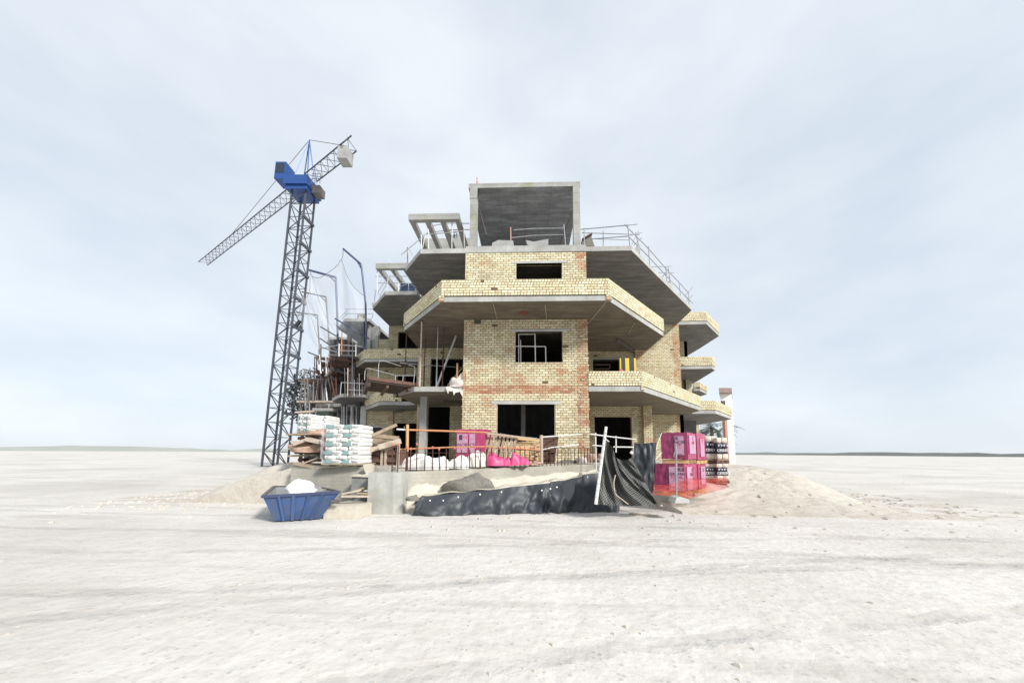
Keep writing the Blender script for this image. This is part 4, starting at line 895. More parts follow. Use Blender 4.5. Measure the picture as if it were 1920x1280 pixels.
# ---------- pink insulation crates ----------
def pinkpack(label,c,fx,fy,z0,h,words,mats,seed=0,group='pink wrapped packs'):
    """c: front corner (x,y); fx: vector along left face from corner going left; fy: vector along right face"""
    t=thing('wrapped_pack',label,'wrapped pack',(c[0],c[1],z0),group=group)
    C0=V(c);A0=C0+V(fx);B0=C0+V(fy);D0=A0+V(fy)
    mb=MB();nz=7;rd=random.Random(seed)
    def side(P,Q,m):
        d=(Q-P);n=V((d.y,-d.x)).normalized();nu=10
        def fn(u,v):
            p=P+d*u;k=.012*math.sin(u*23+seed)*math.sin(v*7+u*5)+.01*math.sin(v*17+u*9);k*=math.sin(math.pi*u)*1.0
            return (p.x+n.x*k,p.y+n.y*k,z0+.13+(h-.13)*v+(.012*math.sin(u*19+seed) if v==1 else 0))
        mb.grid(fn,nu,nz,m)
    side(A0,C0,0);side(C0,B0,1);side(B0,D0,0);side(D0,A0,0)
    mb.face([(p.x,p.y,z0+h-.004) for p in (A0,C0,B0,D0)],None,1)
    mb.face([(p.x,p.y,z0+.13) for p in (A0,D0,B0,C0)],None,0)
    mb.build('film_wrap',mats,t,merge=True)
    for k in (.08,.5,.92):
        p=A0.lerp(D0,k);q=C0.lerp(B0,k);mb=MB();mb.beam((p.x,p.y,z0+.06),(q.x,q.y,z0+.06),.1,.1);mb.build('pallet_runner',M['wood_y'],t)
    def panel(P,Q,u0,u1,v0,v1,mat,off=.03):
        d=Q-P;n=V((d.y,-d.x)).normalized();a=P+d*u0+n*off;b=P+d*u1+n*off
        pp=MB();za,zb_=z0+.13+(h-.13)*v0,z0+.13+(h-.13)*v1
        pp.face([(a.x,a.y,za),(b.x,b.y,za),(b.x,b.y,zb_),(a.x,a.y,zb_)]);a2=a-n*.02;b2_=b-n*.02
        pp.face([(b2_.x,b2_.y,za),(a2.x,a2.y,za),(a2.x,a2.y,zb_),(b2_.x,b2_.y,zb_)])
        pp.face([(a.x,a.y,zb_),(b.x,b.y,zb_),(b2_.x,b2_.y,zb_),(a2.x,a2.y,zb_)]);pp.face([(a2.x,a2.y,za),(b2_.x,b2_.y,za),(b.x,b.y,za),(a.x,a.y,za)])
        pp.face([(a2.x,a2.y,za),(a.x,a.y,za),(a.x,a.y,zb_),(a2.x,a2.y,zb_)]);pp.face([(b.x,b.y,za),(b2_.x,b2_.y,za),(b2_.x,b2_.y,zb_),(b.x,b.y,zb_)])
        return pp.build('printed_panel',mat,t)
    def words_on(P,Q,items):
        d=Q-P;n=V((d.y,-d.x)).normalized();rz=math.atan2(d.y,d.x)
        for (s,u,v,size,mat) in items:
            p=P+d*u+n*.034;text(s,(p.x,p.y,z0+.13+(h-.13)*v),size,(math.pi/2,0,rz),M[mat],t)
    for w_ in words:
        P,Q=(A0,C0) if w_[0]=='L' else (C0,B0)
        if w_[1]=='panel':panel(P,Q,*w_[2:6],M[w_[6]])
        elif w_[1]=='box':panel(P,Q,*w_[2:6],M[w_[6]],off=.0335)
        else:words_on(P,Q,[w_[1:]])
    return t
def cr_(px,py,z):q=PZ(px,py,z);return (q.x,q.y)
gz=.34
# lower front pack: corner px1284,y931
def geo(pxc,pxl,pxr,Yc,dl,dr):
    """corner at pixel pxc depth Yc; left point at pxl depth Yc+dl; right point at pxr depth Yc+dr"""
    c=PY(pxc,900,Yc);l=PY(pxl,900,Yc+dl);r=PY(pxr,900,Yc+dr);return (c.x,c.y),(l.x-c.x,l.y-c.y),(r.x-c.x,r.y-c.y)
Yc=9.9
c,fx,fy=geo(1284,1227,1308,Yc,.35,1.0)
zb_=PY(1284,931,Yc).z;zt_=PY(1284,870,Yc).z
L_panel=('L','panel',.5,1.0,.03,.9,'lilac')
wl_=[('L','panel',.5,.985,.03,.9,'lilac'),('L','box',.72,.985,.74,.88,'ink'),('L','CE',.85,.81,.13,'lilac'),('L','CERAMIN',.745,.64,.105,'ink'),('L','TOTAL',.76,.52,.1,'redink'),('L','-----',.74,.42,.1,'redink'),
  ('R','panel',.12,.5,.03,.9,'lilac'),('R','CE',.5,.75,.13,'ink'),('R','CERA',.42,.6,.12,'ink')]
pinkpack('lower front pink wrapped pack at the foot of the right pink stack',c,fx,fy,zb_,zt_-zb_,wl_,[M['pinkw'],M['pinkw2']],1)
c2,fx2,fy2=geo(1292.5,1242,1308,Yc+.12,.3,.8)
zt2=PY(1292,810,Yc+.12).z
wu_=[('L','panel',.52,.86,.16,.86,'lilac'),('L','box',.53,.66,.72,.84,'ink'),('L','CE',.6,.78,.09,'lilac'),('L','INOR',.69,.63,.13,'ink'),('L','FIX',.66,.52,.1,'redink'),('L','----',.68,.43,.09,'redink'),('L','-----',.68,.2,.09,'ink'),
  ('R','panel',.1,.85,.2,.9,'lilac'),('R','C',.5,.78,.16,'ink'),('R','INOR',.5,.62,.12,'redink'),('R','=',.5,.4,.12,'redink')]
pinkpack('upper front pink wrapped pack resting on the lower front one',c2,fx2,fy2,zt_+.004,zt2-zt_-.004,wu_,[M['pinkw'],M['pinkw2']],2)
c3,fx3,fy3=geo(1310,1303,1324,Yc+1.0,.35,.9)
pinkpack('lower rear pink wrapped pack beside the dark printed bags',c3,fx3,fy3,PY(1310,925,Yc+1).z,PY(1310,870.5,Yc+1).z-PY(1310,925,Yc+1).z,[('R','panel',.25,.8,.15,.9,'lilac'),('R','CE',.5,.75,.14,'ink'),('R','==',.5,.5,.14,'redink')],[M['pinkw'],M['pinkw2']],3)
c4,fx4,fy4=geo(1310,1300,1326,Yc+1.0,.35,.9);zz_=PY(1310,870.5,Yc+1).z+.004
pinkpack('upper rear pink wrapped pack beside the beige bag ends',c4,fx4,fy4,zz_,PY(1310,811,Yc+1).z-zz_,[('R','panel',.3,.75,.12,.8,'lilac'),('R','O',.5,.7,.16,'redink'),('L','box',.1,.6,.55,.8,'ink')],[M['pinkw'],M['pinkw2']],4)
# pink pack behind bags by tower
ya_=12.4;a=PY(854,848,ya_);b=PY(909,848,ya_)
pinkpack('pink wrapped pack standing alone in front of the left tower corner',(b.x,b.y),(a.x-b.x,.12),(.15,.9),Z0,PY(880,804,ya_).z-Z0,
 [('L','panel',.03,.4,.25,.85,'lilac'),('L','panel',.46,.66,.25,.85,'lilac'),('L','box',.1,.22,.66,.82,'ink'),('L','CE',.32,.74,.12,'redink'),('L','INOR',.21,.5,.17,'ink'),('L','CE',.57,.5,.16,'ink'),('L','---',.56,.7,.14,'redink')],[M['pinkw2'],M['pinkw2']],5)
# ---------- stacks of dark printed bags at right ----------
def bagsack(t,c,w,d,h,mat,seed,nm='bag',rz=0,ex=.32):
    rd=random.Random(seed);mb=MB();cs,sn=math.cos(rz),math.sin(rz)
    def fn(u,v):
        th=u*2*math.pi;fi=(v-.5)*math.pi
        f=lambda s:math.copysign(abs(s)**ex,s)
        x=f(math.cos(th))*abs(math.cos(fi))**ex;y=f(math.sin(th))*abs(math.cos(fi))**ex;z=f(math.sin(fi)) if abs(math.sin(fi))>1e-6 else 0
        k=1+.03*math.sin(5*x+seed)+.02*math.sin(9*y+seed*2)
        x*=w/2*k;y*=d/2*k;z*=h/2*(1-.12*(abs(x)/(w/2))**4)
        return (c[0]+x*cs-y*sn,c[1]+x*sn+y*cs,c[2]+z)
    mb.grid(fn,24,10);return mb.build(nm,mat,t,smooth=True,merge=True)
def darkstack(label,px0,px1,yt,yb,Y,seed):
    a=PY(px0,yb,Y);b=PY(px1,yb,Y);zt_=PY(px0,yt,Y).z;t=thing('bag_pallet',label,'bag stack',(a.x,Y,a.z),group='pallets of dark printed bags')
    H=zt_-a.z;w=b.x-a.x
    for k in (.1,.5,.9):MB().box((a.x+w*k-.06,Y,a.z),(a.x+w*k+.06,Y+1,a.z+.1)).build('pallet_block',M['wood_d'],t)
    MB().box((a.x,Y,a.z+.1),(b.x,Y+1,a.z+.13)).build('pallet_deck',M['wood'],t)
    n=4;hh=(H-.13)/n
    rows=['palebag','darkbag','darkbag','palebag']
    for i in range(n):
        for k in range(2):bagsack(t,(a.x+w*(.25+.5*k),Y+.5,a.z+.13+hh*(i+.5)),w*.52,1.02,hh*1.02,M[rows[i]],seed+i*2+k,ex=.12)
    for k in range(2):
        x=a.x+w*(.25+.5*k)
        text('CEO',(x,Y-.05,a.z+.13+hh*1.6),.115,(math.pi/2,0,0),M['whiteink'],t);text('\u2022 \u2022',(x,Y-.05,a.z+.13+hh*2.5),.16,(math.pi/2,0,0),M['whiteink'],t)
    return t
Yd=12.2
darkstack('upper left pallet of bags with dark middle rows right of the pink packs',1325,1345,817,868,Yd,3)
darkstack('upper right pallet of bags with dark middle rows at the right end',1346,1366,820,868,Yd-.2,13)
darkstack('lower left pallet of bags with a dark bottom beside the pink packs',1324,1344,869,905,Yd,23)
darkstack('lower right pallet of bags with a dark bottom at the right end',1346,1367,869,906,Yd-.2,33)
# metal post in front of pink stack
t=thing('ring_post','thin galvanised post with a hooked ring standing in front of the pink packs','post',PY(1268.5,936,9.0))
MB().tube(P2(1268.5,938,1267.8,832,9.0),.022).build('post',M['steel'],t)
MB().tube(curve_pts([PY(x,y,9.0) for x,y in ((1268.5,846),(1265,848),(1263.5,853),(1264,857))],3),.01).build('hook',M['steel'],t)
# orange net
mb=MB()
def on(u,v):
    x=1224+u*140;yt=908-u*18+3*math.sin(u*9);yb=(926+22*u) if u<.45 else 936-(u-.45)*40
    y=yt+(yb-yt)*v;Yn=9.35+u*1.3-.2*v+.25*nz(u*9+v*3,v*3);return PY(x,y,Yn)
mb.grid(on,44,8,0,(2.6,.6));tag(mb.build('barrier_net',M['netr']),'orange plastic barrier net draped at the foot of the pink packs','net')
slabpiece('stone_block','pale stone block lying below the front pink pack',[(1265,943),(1269,933),(1275,930.5),(1292,935.5),(1294,943)],8.7,M['conc_l'],.4,'stone')
poly_tube('white_rope','thin white rope strung from the wall corner to the front pink pack','rope',curve_pts([PY(x,y,Y) for x,y,Y in ((1241,811,10.3),(1232,835,10.1),(1225,868,9.9),(1230,860,9.9),(1241,848,10.1))],4),.008,M['white_st'])
# ---------- black sheet on the low wall ----------
topl=[(785,932),(800,929),(840,925),(875,921),(905,919),(935,915),(960,911),(985,909),(1010,906),(1030,904),(1031,902),(1055,899),(1075,896),(1090,891),(1091,888),(1125,885),(1150,884)]
mb=MB();rd=random.Random(9)
def tw_(u,v):
    s=u*(len(topl)-1);i=min(int(s),len(topl)-2);f=s-i;x=topl[i][0]+(topl[i+1][0]-topl[i][0])*f;y=topl[i][1]+(topl[i+1][1]-topl[i][1])*f
    if x>1050 and x<1095:y+=3*math.sin((x-1050)/45*math.pi)
    t_=max(0,(x-757)/368);Yf=9.25+(1.1)*t_
    p=PY(x,y,Yf);fold=.16*nz(x*.03,v*1.2)+.07*nz(x*.11+v*1.5,v*2,4)+.04*nz(x*.3,v*5,8)
    if 985<x<1075:fold*=1.9
    return (p.x+.04*math.sin(v*8+x*.1)*v,p.y-.15-v*.35+fold*(.3+v),p.z*(1-v)+.012*v)
mb.grid(tw_,110,16,0,(6,1));tag(mb.build('plastic_sheet',M['tarp'],None,smooth=True),'crumpled black plastic sheet draped down the low wall to the yard','plastic sheet')
mb=MB()
def cap_(u,v):
    p=V(tw_(u,0));return (p.x,p.y+.02+v*.6,p.z+.02+.02*math.sin(u*60))
mb.grid(cap_,60,1);
o=mb.build('sheet_top_edge',M['plaster']);tag(o,'strip of cream mortar ground held behind the black plastic sheet','mortar')
# torn flap
slabpiece('sheet_flap','dark green flap of torn sheet hanging near the right end of the black plastic','' or [(1054,913),(1060,900),(1075,896),(1092,893),(1078,905),(1077,922),(1066,940),(1058,930)],9.0,M['tarp'],.03,'plastic sheet')
# white fixing dots
for i,(x,y) in enumerate(((806,938),(831,938),(859,931.5),(900,926.5),(940,922),(1016,919),(1032,916),(1044,913),(1102,894))):
    lump('fixing_disc',' ' ,'disc',PY(x,y,9.05),(.022,.012,.022),M['whiteink'],i,n=4,flat=False,rough=0)
    o=bpy.context.scene.collection.objects[-1];o['label']='small white fixing disc on the black plastic sheet';o['group']='white fixing discs on the black sheet'
# ---------- black mesh net and poles ----------
t=thing('net_pole','tall white bamboo jointed pole leaning in front of the black mesh net','pole',PY(1118,942,8.7))
pa_,pb_=PY(1117,945,8.7),PY(1136.5,800,8.9);MB().tube([pa_,pb_],.042,8,r2=.034).build('pole',M['white_st'],t)
for k in range(1,12):
    p=pa_.lerp(pb_,k/12);q=pa_.lerp(pb_,k/12+.004);MB().tube([p,q],.046,8).build('joint_ring',M['steel'],t)
MB().tube(P2(1136,823,1142,828,8.8),.01).build('wire_tie',M['steel'],t)
def netsheet(label,cols,Yf,nv,mat,fold,uvs,name='mesh_net',cat='net'):
    """cols: list of (x_top,y_top,x_bot,y_bot)"""
    mb=MB()
    def fn(u,v):
        s=u*(len(cols)-1);i=min(int(s),len(cols)-2);f=s-i;f=f*f*(3-2*f) if 0 else f
        a,b=cols[i],cols[i+1];xt,yt,xb,yb=[a[k]+(b[k]-a[k])*f for k in range(4)]
        x=xt+(xb-xt)*v;y=yt+(yb-yt)*v;return PY(x,y,Yf(u,v)+fold(u,v))
    mb.grid(fn,60,24,0,uvs);o=mb.build(name,mat,None,smooth=True);tag(o,label,cat);return o
netsheet('black mesh net hanging in folds from the leaning white pole',[(1136,824,1117,945),(1142,832,1135,946),(1148,838,1150,947),(1152,848,1165,947),(1156,858,1180,948),(1166,863,1205,948),(1176,862,1222,947),(1184,858,1232,944)],
  lambda u,v:9.1-.35*v+.35*u,24,M['bnet'],lambda u,v:.3*nz(u*5-v*2.2,v*1.1)+.14*nz(u*13-v*6,v*2,3)+.05*nz(u*34-v*12,v*5,6),(2.4,2.2))
netsheet('plain black cloth stretched beside the brick pier behind the black mesh net',[(1189,829,1184,905),(1196,831,1196,915),(1210,831,1212,920),(1222,829,1224,925),(1231,829,1226,918)],
  lambda u,v:9.75-.1*v,16,M['tarp'],lambda u,v:.15*nz(u*2,v*2)+.05*nz(u*8,v*6,2),(1,1),'black_cloth','cloth')
railing('thin white rail fence in front of the dark ground floor doorway right of the tower',
  [P2(1118,880,1116.5,811,12.6),P2(1155,848,1155,817,12.8)],[[PY(1107,813.5,12.5),PY(1150,819,12.7),PY(1192,823.5,13)],[PY(1111,834.5,12.5),PY(1136,836.5,12.7)],[PY(1150,837.5,12.8),PY(1189,838,13)]],mp='white_st',mr='white_st')
poly_tube('net_rope','pale rope trailing down over the black mesh net','rope',curve_pts([PY(x,y,8.55) for x,y in ((1154,890),(1151,905),(1154,925),(1165,935),(1178,945))],4),.014,M['wood_p'])
mb=MB();mb.tube(P2(1183,850,1185.5,846,9.2),.04);tag(mb.build('plastic_stopper',M['white_st']),'small white plastic cap hanging at the top of the black mesh net','cap')
rd=random.Random(31);lit=[]
for k,(px,py,ln,an,lb) in enumerate(((1000,958,.9,.3,'short grey board lying on the yard in front of the black sheet'),(1180,962,.7,-.5,'narrow board lying on the yard below the black mesh net'),(740,958,.6,.9,'broken board lying on the yard before the streaked concrete block'))):
    p=PZ(px,py,.02);mb=MB();mb.beam(p,p+V((math.cos(an)*ln,math.sin(an)*ln,0)),.1,.03);tag(mb.build('plank',M['wood_p']),lb,'plank')
# ---------- left: white bag pallet ----------
def bagpallet(label,x0,x1,yt,yb,Y,layers,seed,text_on=True,green=True,ncol=2,mat='sack'):
    a=PY(x0,yb,Y);b=PY(x1,yb,Y);zt_=PY(x0,yt,Y).z;w=b.x-a.x
    t=thing('bag_pallet',label,'bag stack',(a.x,Y,a.z),group='pallets of white bags')
    for k in (.12,.5,.88):MB().box((a.x+w*k-.05,Y,a.z),(a.x+w*k+.05,Y+.95,a.z+.035)).build('pallet_runner',M['wood'],t)
    MB().box((a.x-.03,Y-.03,a.z+.036),(b.x+.05,Y+.98,a.z+.058)).build('pallet_deck',M['wood_p'],t)
    z=a.z+.06;hh=(zt_-z)/layers;rd=random.Random(seed)
    for i in range(layers):
        nb=2 if i%2==0 else 3
        for k in range(nb):
            bw_=w/nb;bagsack(t,(a.x+bw_*(k+.5)+rd.uniform(-.01,.01),Y+.45+rd.uniform(-.012,.012),z+hh*(i+.5)),bw_*1.03,.93,hh*1.12,M[mat],seed+i*3+k)
            xc=a.x+bw_*(k+.5)
            if text_on and i%2==0 and green:
                MB().box((xc-bw_*.42,Y-.036,z+hh*(i+.1)),(xc+bw_*.02,Y-.012,z+hh*(i+.92))).build('printed_panel',M['sackg'],t)
                text('FEMA',(xc+bw_*.26,Y-.038,z+hh*(i+.5)),.085,(math.pi/2,0,0),M['ink'],t)
            elif text_on:text('25  --',(xc,Y-.038,z+hh*(i+.5)),.06,(math.pi/2,0,0),M['steel_d'],t)
    return t,a,b,zt_,w
t,a,b,zt_,w=bagpallet('large pallet of white and green printed bags on the terrace edge',605,673.5,795.5,873,9.9,9,1)
fm=MB()   # stretch film on the left side and top corner
def ff(u,v):
    x=a.x-.03-.05*math.sin(v*3)*(1-u)+.012*math.sin(v*31);y=9.86+u*1.0;return (x+.012*math.sin(u*14+v*22),y,a.z+.06+(zt_-a.z)*v*1.02)
fm.grid(ff,10,26);fm.build('stretch_film',M['film'],t,smooth=True)
bagpallet('pallet of white bags cut by the left edge behind the plank pile',556,581,776,812,12.5,6,40,green=True)
bagpallet('smaller pallet of bluish white bags between the two other bag pallets',586,614.5,779,808,13.2,6,60,green=False)
# ---------- retaining wall left ----------
lw=thing('retaining_wall','rough concrete retaining wall below the white bag pallet','wall',(-5,10.4,0))
mb=MB();x0=PY(546,880,10.35).x;x1=PY(697,880,9.97).x
def top_(x):return PY(600,874,10.3).z
mb.prism([(x0,10.35),(x1,10.0),(x1,10.32),(x0,10.72)],0,Z0+.02);mb.build('wall_body',M['wallc'],lw)
mb=MB();mb.beam(PY(601,876.5,10.2),PY(678,870.5,10.1),.35,.03);tag(mb.build('plank',M['wood_p']),'long thin plank under the front edge of the white bag pallet','plank')
cb=PY(658,920,9.55);ce=PY(692,920,9.55);cz_=PY(675,893.5,9.55).z
tag(MB().box((cb.x,9.55,0),(ce.x,10.0,cz_)).build('concrete_block',M['cementg']),'small grey brown concrete block against the left retaining wall','concrete block')
slabpiece('canvas_sack','crumpled beige canvas sack hanging over the wall above the small concrete block',[(680,871),(690,869),(699,871),(698,880),(697,893),(690,893),(684,884)],9.75,M['plaster'],.12,'sack')
slabpiece('cement_crust','crust of pale spilled mortar on top of the small concrete block',[(657,893),(663,889.5),(672,891),(683,888.5),(693,891),(692,894.5)],9.5,M['plaster'],.3,'mortar')
for i,(x0_,y0_,x1_,y1_,Y,w_,lb,mt) in enumerate(((640,926,677,918,8.9,.1,'longest pale plank on the yard beside the blue skip','wood_p'),(655,923,683,914,9.1,.06,'narrow upper plank beside the blue skip','wood'),(668,924,696,925,9.0,.1,'level plank by the streaked block','wood'),(683,920,697,918,9.1,.06,'short plank end against the streaked block','wood_p'),(640,930,694,930,8.7,.16,'wide lowest board on the yard in front of the streaked block','wood_p'))):
    mb=MB();mb.beam(PY(x0_,y0_,Y),PY(x1_,y1_,Y+.25),w_,.035);tag(mb.build('plank',M[mt]),lb,'plank')
bpy_pile=MB()
tag(MB().prism([(-4.75,8.4),(-3.9,8.4),(-3.9,9.1),(-4.7,9.5)],.002,.3).build('rubble_mound',M['plaster']),'low mound of pale rubble under the planks by the streaked block','rubble')
# skip
t=thing('skip','blue open skip with worn grey inside at the bottom left corner','skip',(-5.4,8.2,0))
def sk(px,py,Y):return PY(px,py,Y)
A=sk(545,926,8.3);B=sk(637,922,8.3);Cb=sk(587,913,9.4);D=sk(548,914.5,9.4)
B2=V((B.x,B.y,B.z));rim=[V((A.x-.3,7.8,A.z)),B2,V((Cb.x+.1,Cb.y,Cb.z)),V((D.x-.5,D.y,Cb.z-.0))]
bot=[V((rim[0].x+.2,7.95,.03)),V((B.x-.45,8.35,.03)),V((Cb.x-.2,9.2,.03)),V((D.x-.3,9.2,.03))]
mb=MB()
for i in range(4):
    j=(i+1)%4;mb.face([bot[i],bot[j],rim[j],rim[i]],None,0)
    ins=V((0,0,0));mb.face([rim[i]*.97+rim[(i+2)%4]*.03,rim[j]*.97+rim[(j+2)%4]*.03,bot[j]*.97+bot[(j+2)%4]*.03+V((0,0,.05)),bot[i]*.97+bot[(i+2)%4]*.03+V((0,0,.05))],None,1)
mb.face([b_ for b_ in bot[::-1]],None,0);mb.face([b_+V((0,0,.3)) for b_ in bot],None,1)
mb.build('body',[M['skipb'],M['skipi']],t)
for i in range(4):
    mb=MB();mb.beam(rim[i],rim[(i+1)%4],.07,.06);mb.build('rim',M['blue_st'] if i in(0,) else M['steel_d'],t)
for k in (.2,.4,.6,.8):
    a_=rim[0].lerp(rim[1],k);b_=bot[0].lerp(bot[1],k);o_=V((0,-.03,0));mb=MB();mb.beam(a_+o_,b_+o_,.07,.05);mb.build('rib',M['skipb'],t)
MB().tube([rim[1].lerp(bot[1],.35)+V((0,-.05,0)),rim[1].lerp(bot[1],.35)+V((.16,-.05,0))],.045,8).build('lifting_lug',M['steel_d'],t)
rd=random.Random(8)
for k in range(7):
    px_=rim[0].x+.5+rd.uniform(0,1)*(B.x-rim[0].x-1.1);lump('rubble_chunk','chunk of grey rubble number %d in the blue skip '%k,'rubble',V((px_,8.55+rd.uniform(-.2,.3),.42)),(.14,.12,.12),M[rd.choice(['cementg','rubblem','plaster'])],50+k,n=5,group='rubble chunks in the skip')
    col.objects[-1]['label']='chunk of rubble lying in the blue skip'
lump('white_sack','fat white sack lying in the blue skip','sack',V((rim[0].x*.55+B.x*.45-.25,8.75,.55)),(.42,.35,.3),M['bagw'],31)
lump('grey_sack','grey sack beside the white sack in the blue skip','sack',V((rim[0].x*.4+B.x*.6-.25,8.75,.5)),(.25,.25,.25),M['cementg'],32)
# ---------- plank pile left behind bag pallet ----------
rd=random.Random(12)
t=thing('pallet_pile','messy pile of old dark pallets and boards left of the white bag pallet','pallet pile',(PY(580,866,11.5).x,11.5,Z0))
for i in range(9):
    z=Z0+.06+i*.115;x0=PY(556,860,11.3).x;x1=PY(601,860,11.3).x;dx=rd.uniform(-.15,.15)
    if i%2:
        for k in range(3):
            x=x0+(x1-x0)*(k*.45+.05)+dx;MB().box((x-.08,11.2,z-.05),(x+.08,12.2,z+.045)).build('block',M['wood_d'],t)
    else:
        mb=MB();mb.beam((x0+dx-.1,11.2+rd.uniform(-.1,.1),z),(x1+dx+rd.uniform(-.1,.05),11.25,z+rd.uniform(-.06,.06)),.5,.05);mb.build('board',M[rd.choice(['wood','wood_p','wood_d'])],t)
for (x0_,y0_,x1_,y1_,Y,lb,mt,w_) in ((555,833,577,825,10.9,'short pale board sticking out at the left edge of the dark pallet pile','wood_p',.2),(577,823,603,829,10.8,'pale grey board end between the dark pile and the bag pallet','wood_p',.22),(569,870,600,858,10.6,'slanted grey board at the foot of the dark pallet pile','wood_p',.06),(556,868,590,876,10.4,'reddish thin board on top of the left wall','wood',.12)):
    mb=MB();mb.beam(PY(x0_,y0_,Y),PY(x1_,y1_,Y),.3,w_*.5);tag(mb.build('board',M[mt]),lb,'board')
lump('debris_heap','reddish white heap of debris on the dark pallet pile','debris',PY(575,848,11.0),(.45,.3,.28),M['rubred'],41,rough=.35)
lump('debris_heap','small reddish scrap heap beside the bluish white bags','debris',PY(592,818,11.6),(.3,.25,.25),M['rubred'],42,rough=.35)
# planks right of the bag pallet
for (x0_,y0_,x1_,y1_,Y,w_,lb,mt) in ((676,826,744,796,10.6,.09,'long pale beam slanting up to the right beside the bag pallet','wood'),(690,815,748,821,11.4,.12,'level brown board below the slanting beam','wood'),(676,823,735,830,11.2,.16,'weathered board second in the crossed plank heap','wood'),(676,848,718,837,10.5,.14,'lower pale board rising from the bag pallet','wood_p'),(710,838,752,826,10.4,.16,'short thick board with a pale cut end in front of the dark opening','wood_p'),(680,838,722,838,11.3,.1,'thin dark board in the middle of the crossed heap','wood_d')):
    mb=MB();mb.beam(PY(x0_,y0_,Y),PY(x1_,y1_,Y+.2),.1,w_);tag(mb.build('plank',M[mt]),lb,'plank',group='crossed planks between the bag pallet and the orange post')
t=thing('timber_crate','broken open timber crate full of scrap under the crossed planks','crate',(PY(705,866,11.6).x,11.6,Z0))
x0=PY(678,866,11.6).x;x1=PY(748,866,11.6).x
for x in (x0,x1-.08,(x0+x1)/2,x1-.5):MB().box((x,11.6,Z0),(x+.07,11.68,Z0+.75)).build('post',M['wood_p'],t)
for k in range(3):MB().box((x0+.08,11.62,Z0+.1+k*.24),(x1-.1,11.66,Z0+.2+k*.24)).build('slat',M['wood_d'],t)
MB().box((x0,11.7,Z0),(x1,12.5,Z0+.5)).build('scrap',M['wood_d'],t)
poly_tube('steel_stake','thin steel stake with a red cap left of the orange post','stake',P2(741,870,742,835,10.4),.015,M['rebar'])
# ---------- net gallows posts ----------
gl='blue grey net posts above the left blocks'
def gallows(label,pts,brace,Y,mat,r=.06,Yb=None):
    t=thing('net_post',label,'net post',PY(*pts[0],Y),group=gl)
    MB().tube([PY(x,y,Y) for x,y in pts[:-1]],r).build('post',M[mat],t);MB().tube([PY(x,y,Y) for x,y in pts[-2:]],r*1.1).build('arm',M[mat],t)
    MB().tube([PY(x,y,Y) for x,y in brace],r*.6).build('brace',M[mat],t);return t
gallows('nearest grey net post with a steeply slanting arm',[(687,655),(685.5,570),(678,502),(676.5,495),(643.5,466.5)],[(669,489),(678,505)],21.5,'blue_st')
gallows('blue net post with a gently sloping arm',[(634,668),(632,585),(629.5,520),(580,506.5)],[(618,518),(630,529.5)],24.5,'blue_st',.075)
gallows('slim grey net post left of the blue one',[(618,662),(615,610),(611,556.5),(566,547)],[(600,555),(611,565)],27,'steel_d',.055)
gallows('lowest net post nearest the left edge',[(603,690),(598,640),(595,590.5),(556,585.5)],[(586,590),(595.5,598)],29.5,'steel_d',.055)
def net(label,topp,botp,Y,uv):
    tp_=curve_pts([PY(x,y,Y) for x,y in topp],6);bt_=curve_pts([PY(x,y,Y) for x,y in botp],6)
    k=min(len(tp_),len(bt_));mb=MB()
    t=thing('safety_net',label,'net',tp_[0])
    def fn(u,v):
        i=u*(len(tp_)-1);a=tp_[min(int(i),len(tp_)-2)].lerp(tp_[min(int(i)+1,len(tp_)-1)],i-int(i));j=u*(len(bt_)-1);b=bt_[min(int(j),len(bt_)-2)].lerp(bt_[min(int(j)+1,len(bt_)-1)],j-int(j))
        p=a.lerp(b,v);return (p.x,p.y+.4*math.sin(u*5)*math.sin(math.pi*v)+.25*math.sin(v*3.1)*math.sin(u*14),p.z)
    mb.grid(fn,40,24,0,uv);mb.build('mesh',M['net'],t,smooth=True)
    MB().tube(tp_,.016,5).build('edge_rope',M['steel_d'],t)
net('wide pale safety net hanging between the nearest post and the blue post',[(582,508),(586,518),(600,520),(618,509),(632,498),(640.5,488),(650,515),(662,536),(672,546),(683,555)],[(600,600),(612,610),(625,620),(640,630),(655,640),(670,650),(686,655)],23,(9,6))
net('pale safety net falling from the arm of the blue post',[(566,552),(570,557),(576,556),(581,540),(582,512),(590,532),(597,560),(610,592),(628,622)],[(580,590),(590,600),(600,620),(610,640),(620,650),(632,660)],25.8,(6,6))
net('narrow safety net sagging from the lower slim posts at the left edge',[(556,590),(560,592),(567,556),(572,560),(578,580),(590,615),(603,655)],[(556,600),(565,610),(575,625),(590,645),(604,664)],28,(5,5))
poly_tube('rope','free rope linking the nearest post arm to its safety net','rope',[PY(643.5,468,21.6),PY(643,478,22.3),PY(640.5,488,23)],.02,M['steel'])
MB_=MB();MB_.tube(P2(554,612,563,601,28),.16);tag(MB_.build('float_roll',M['black']),'black roll hanging at the left edge below the lowest net post','roll')
# ---------- scaffold clutter on the left ----------
rd=random.Random(77)
g1='scaffold tubes around the left concrete blocks'
sc_=[((628,597),(692,635),22.8,'blue_st','long dark tube slanting across the grey concrete block roof'),((601,612.5),(641,636),24,'steel_d','dark tube sloping down under the slim net post'),
((600,634),(634,658),24,'steel_d','second sloping tube below the slim net post'),((577.5,660),(608,672),25,'steel_d','tube with a knob end slanting in from the left'),((601,650),(636,662),24.5,'steel','thin tube over the far balcony slab'),
((587,690),(610,700),25,'steel_d','lower slanting tube near the far guard rail'),((568,692),(600,700),25.4,'steel_d','longest dark tube above the far platform'),((600,678),(614,705),24,'rust','steep rusty tube between the far blocks'),((560,714),(585,722),25,'steel_d','stub tube entering at the left edge')]
for (a,b,Y,mt,lb) in sc_:poly_tube('scaffold_tube',lb,'tube',[PY(*a,Y),PY(*b,Y)],.055,M[mt],group=g1)
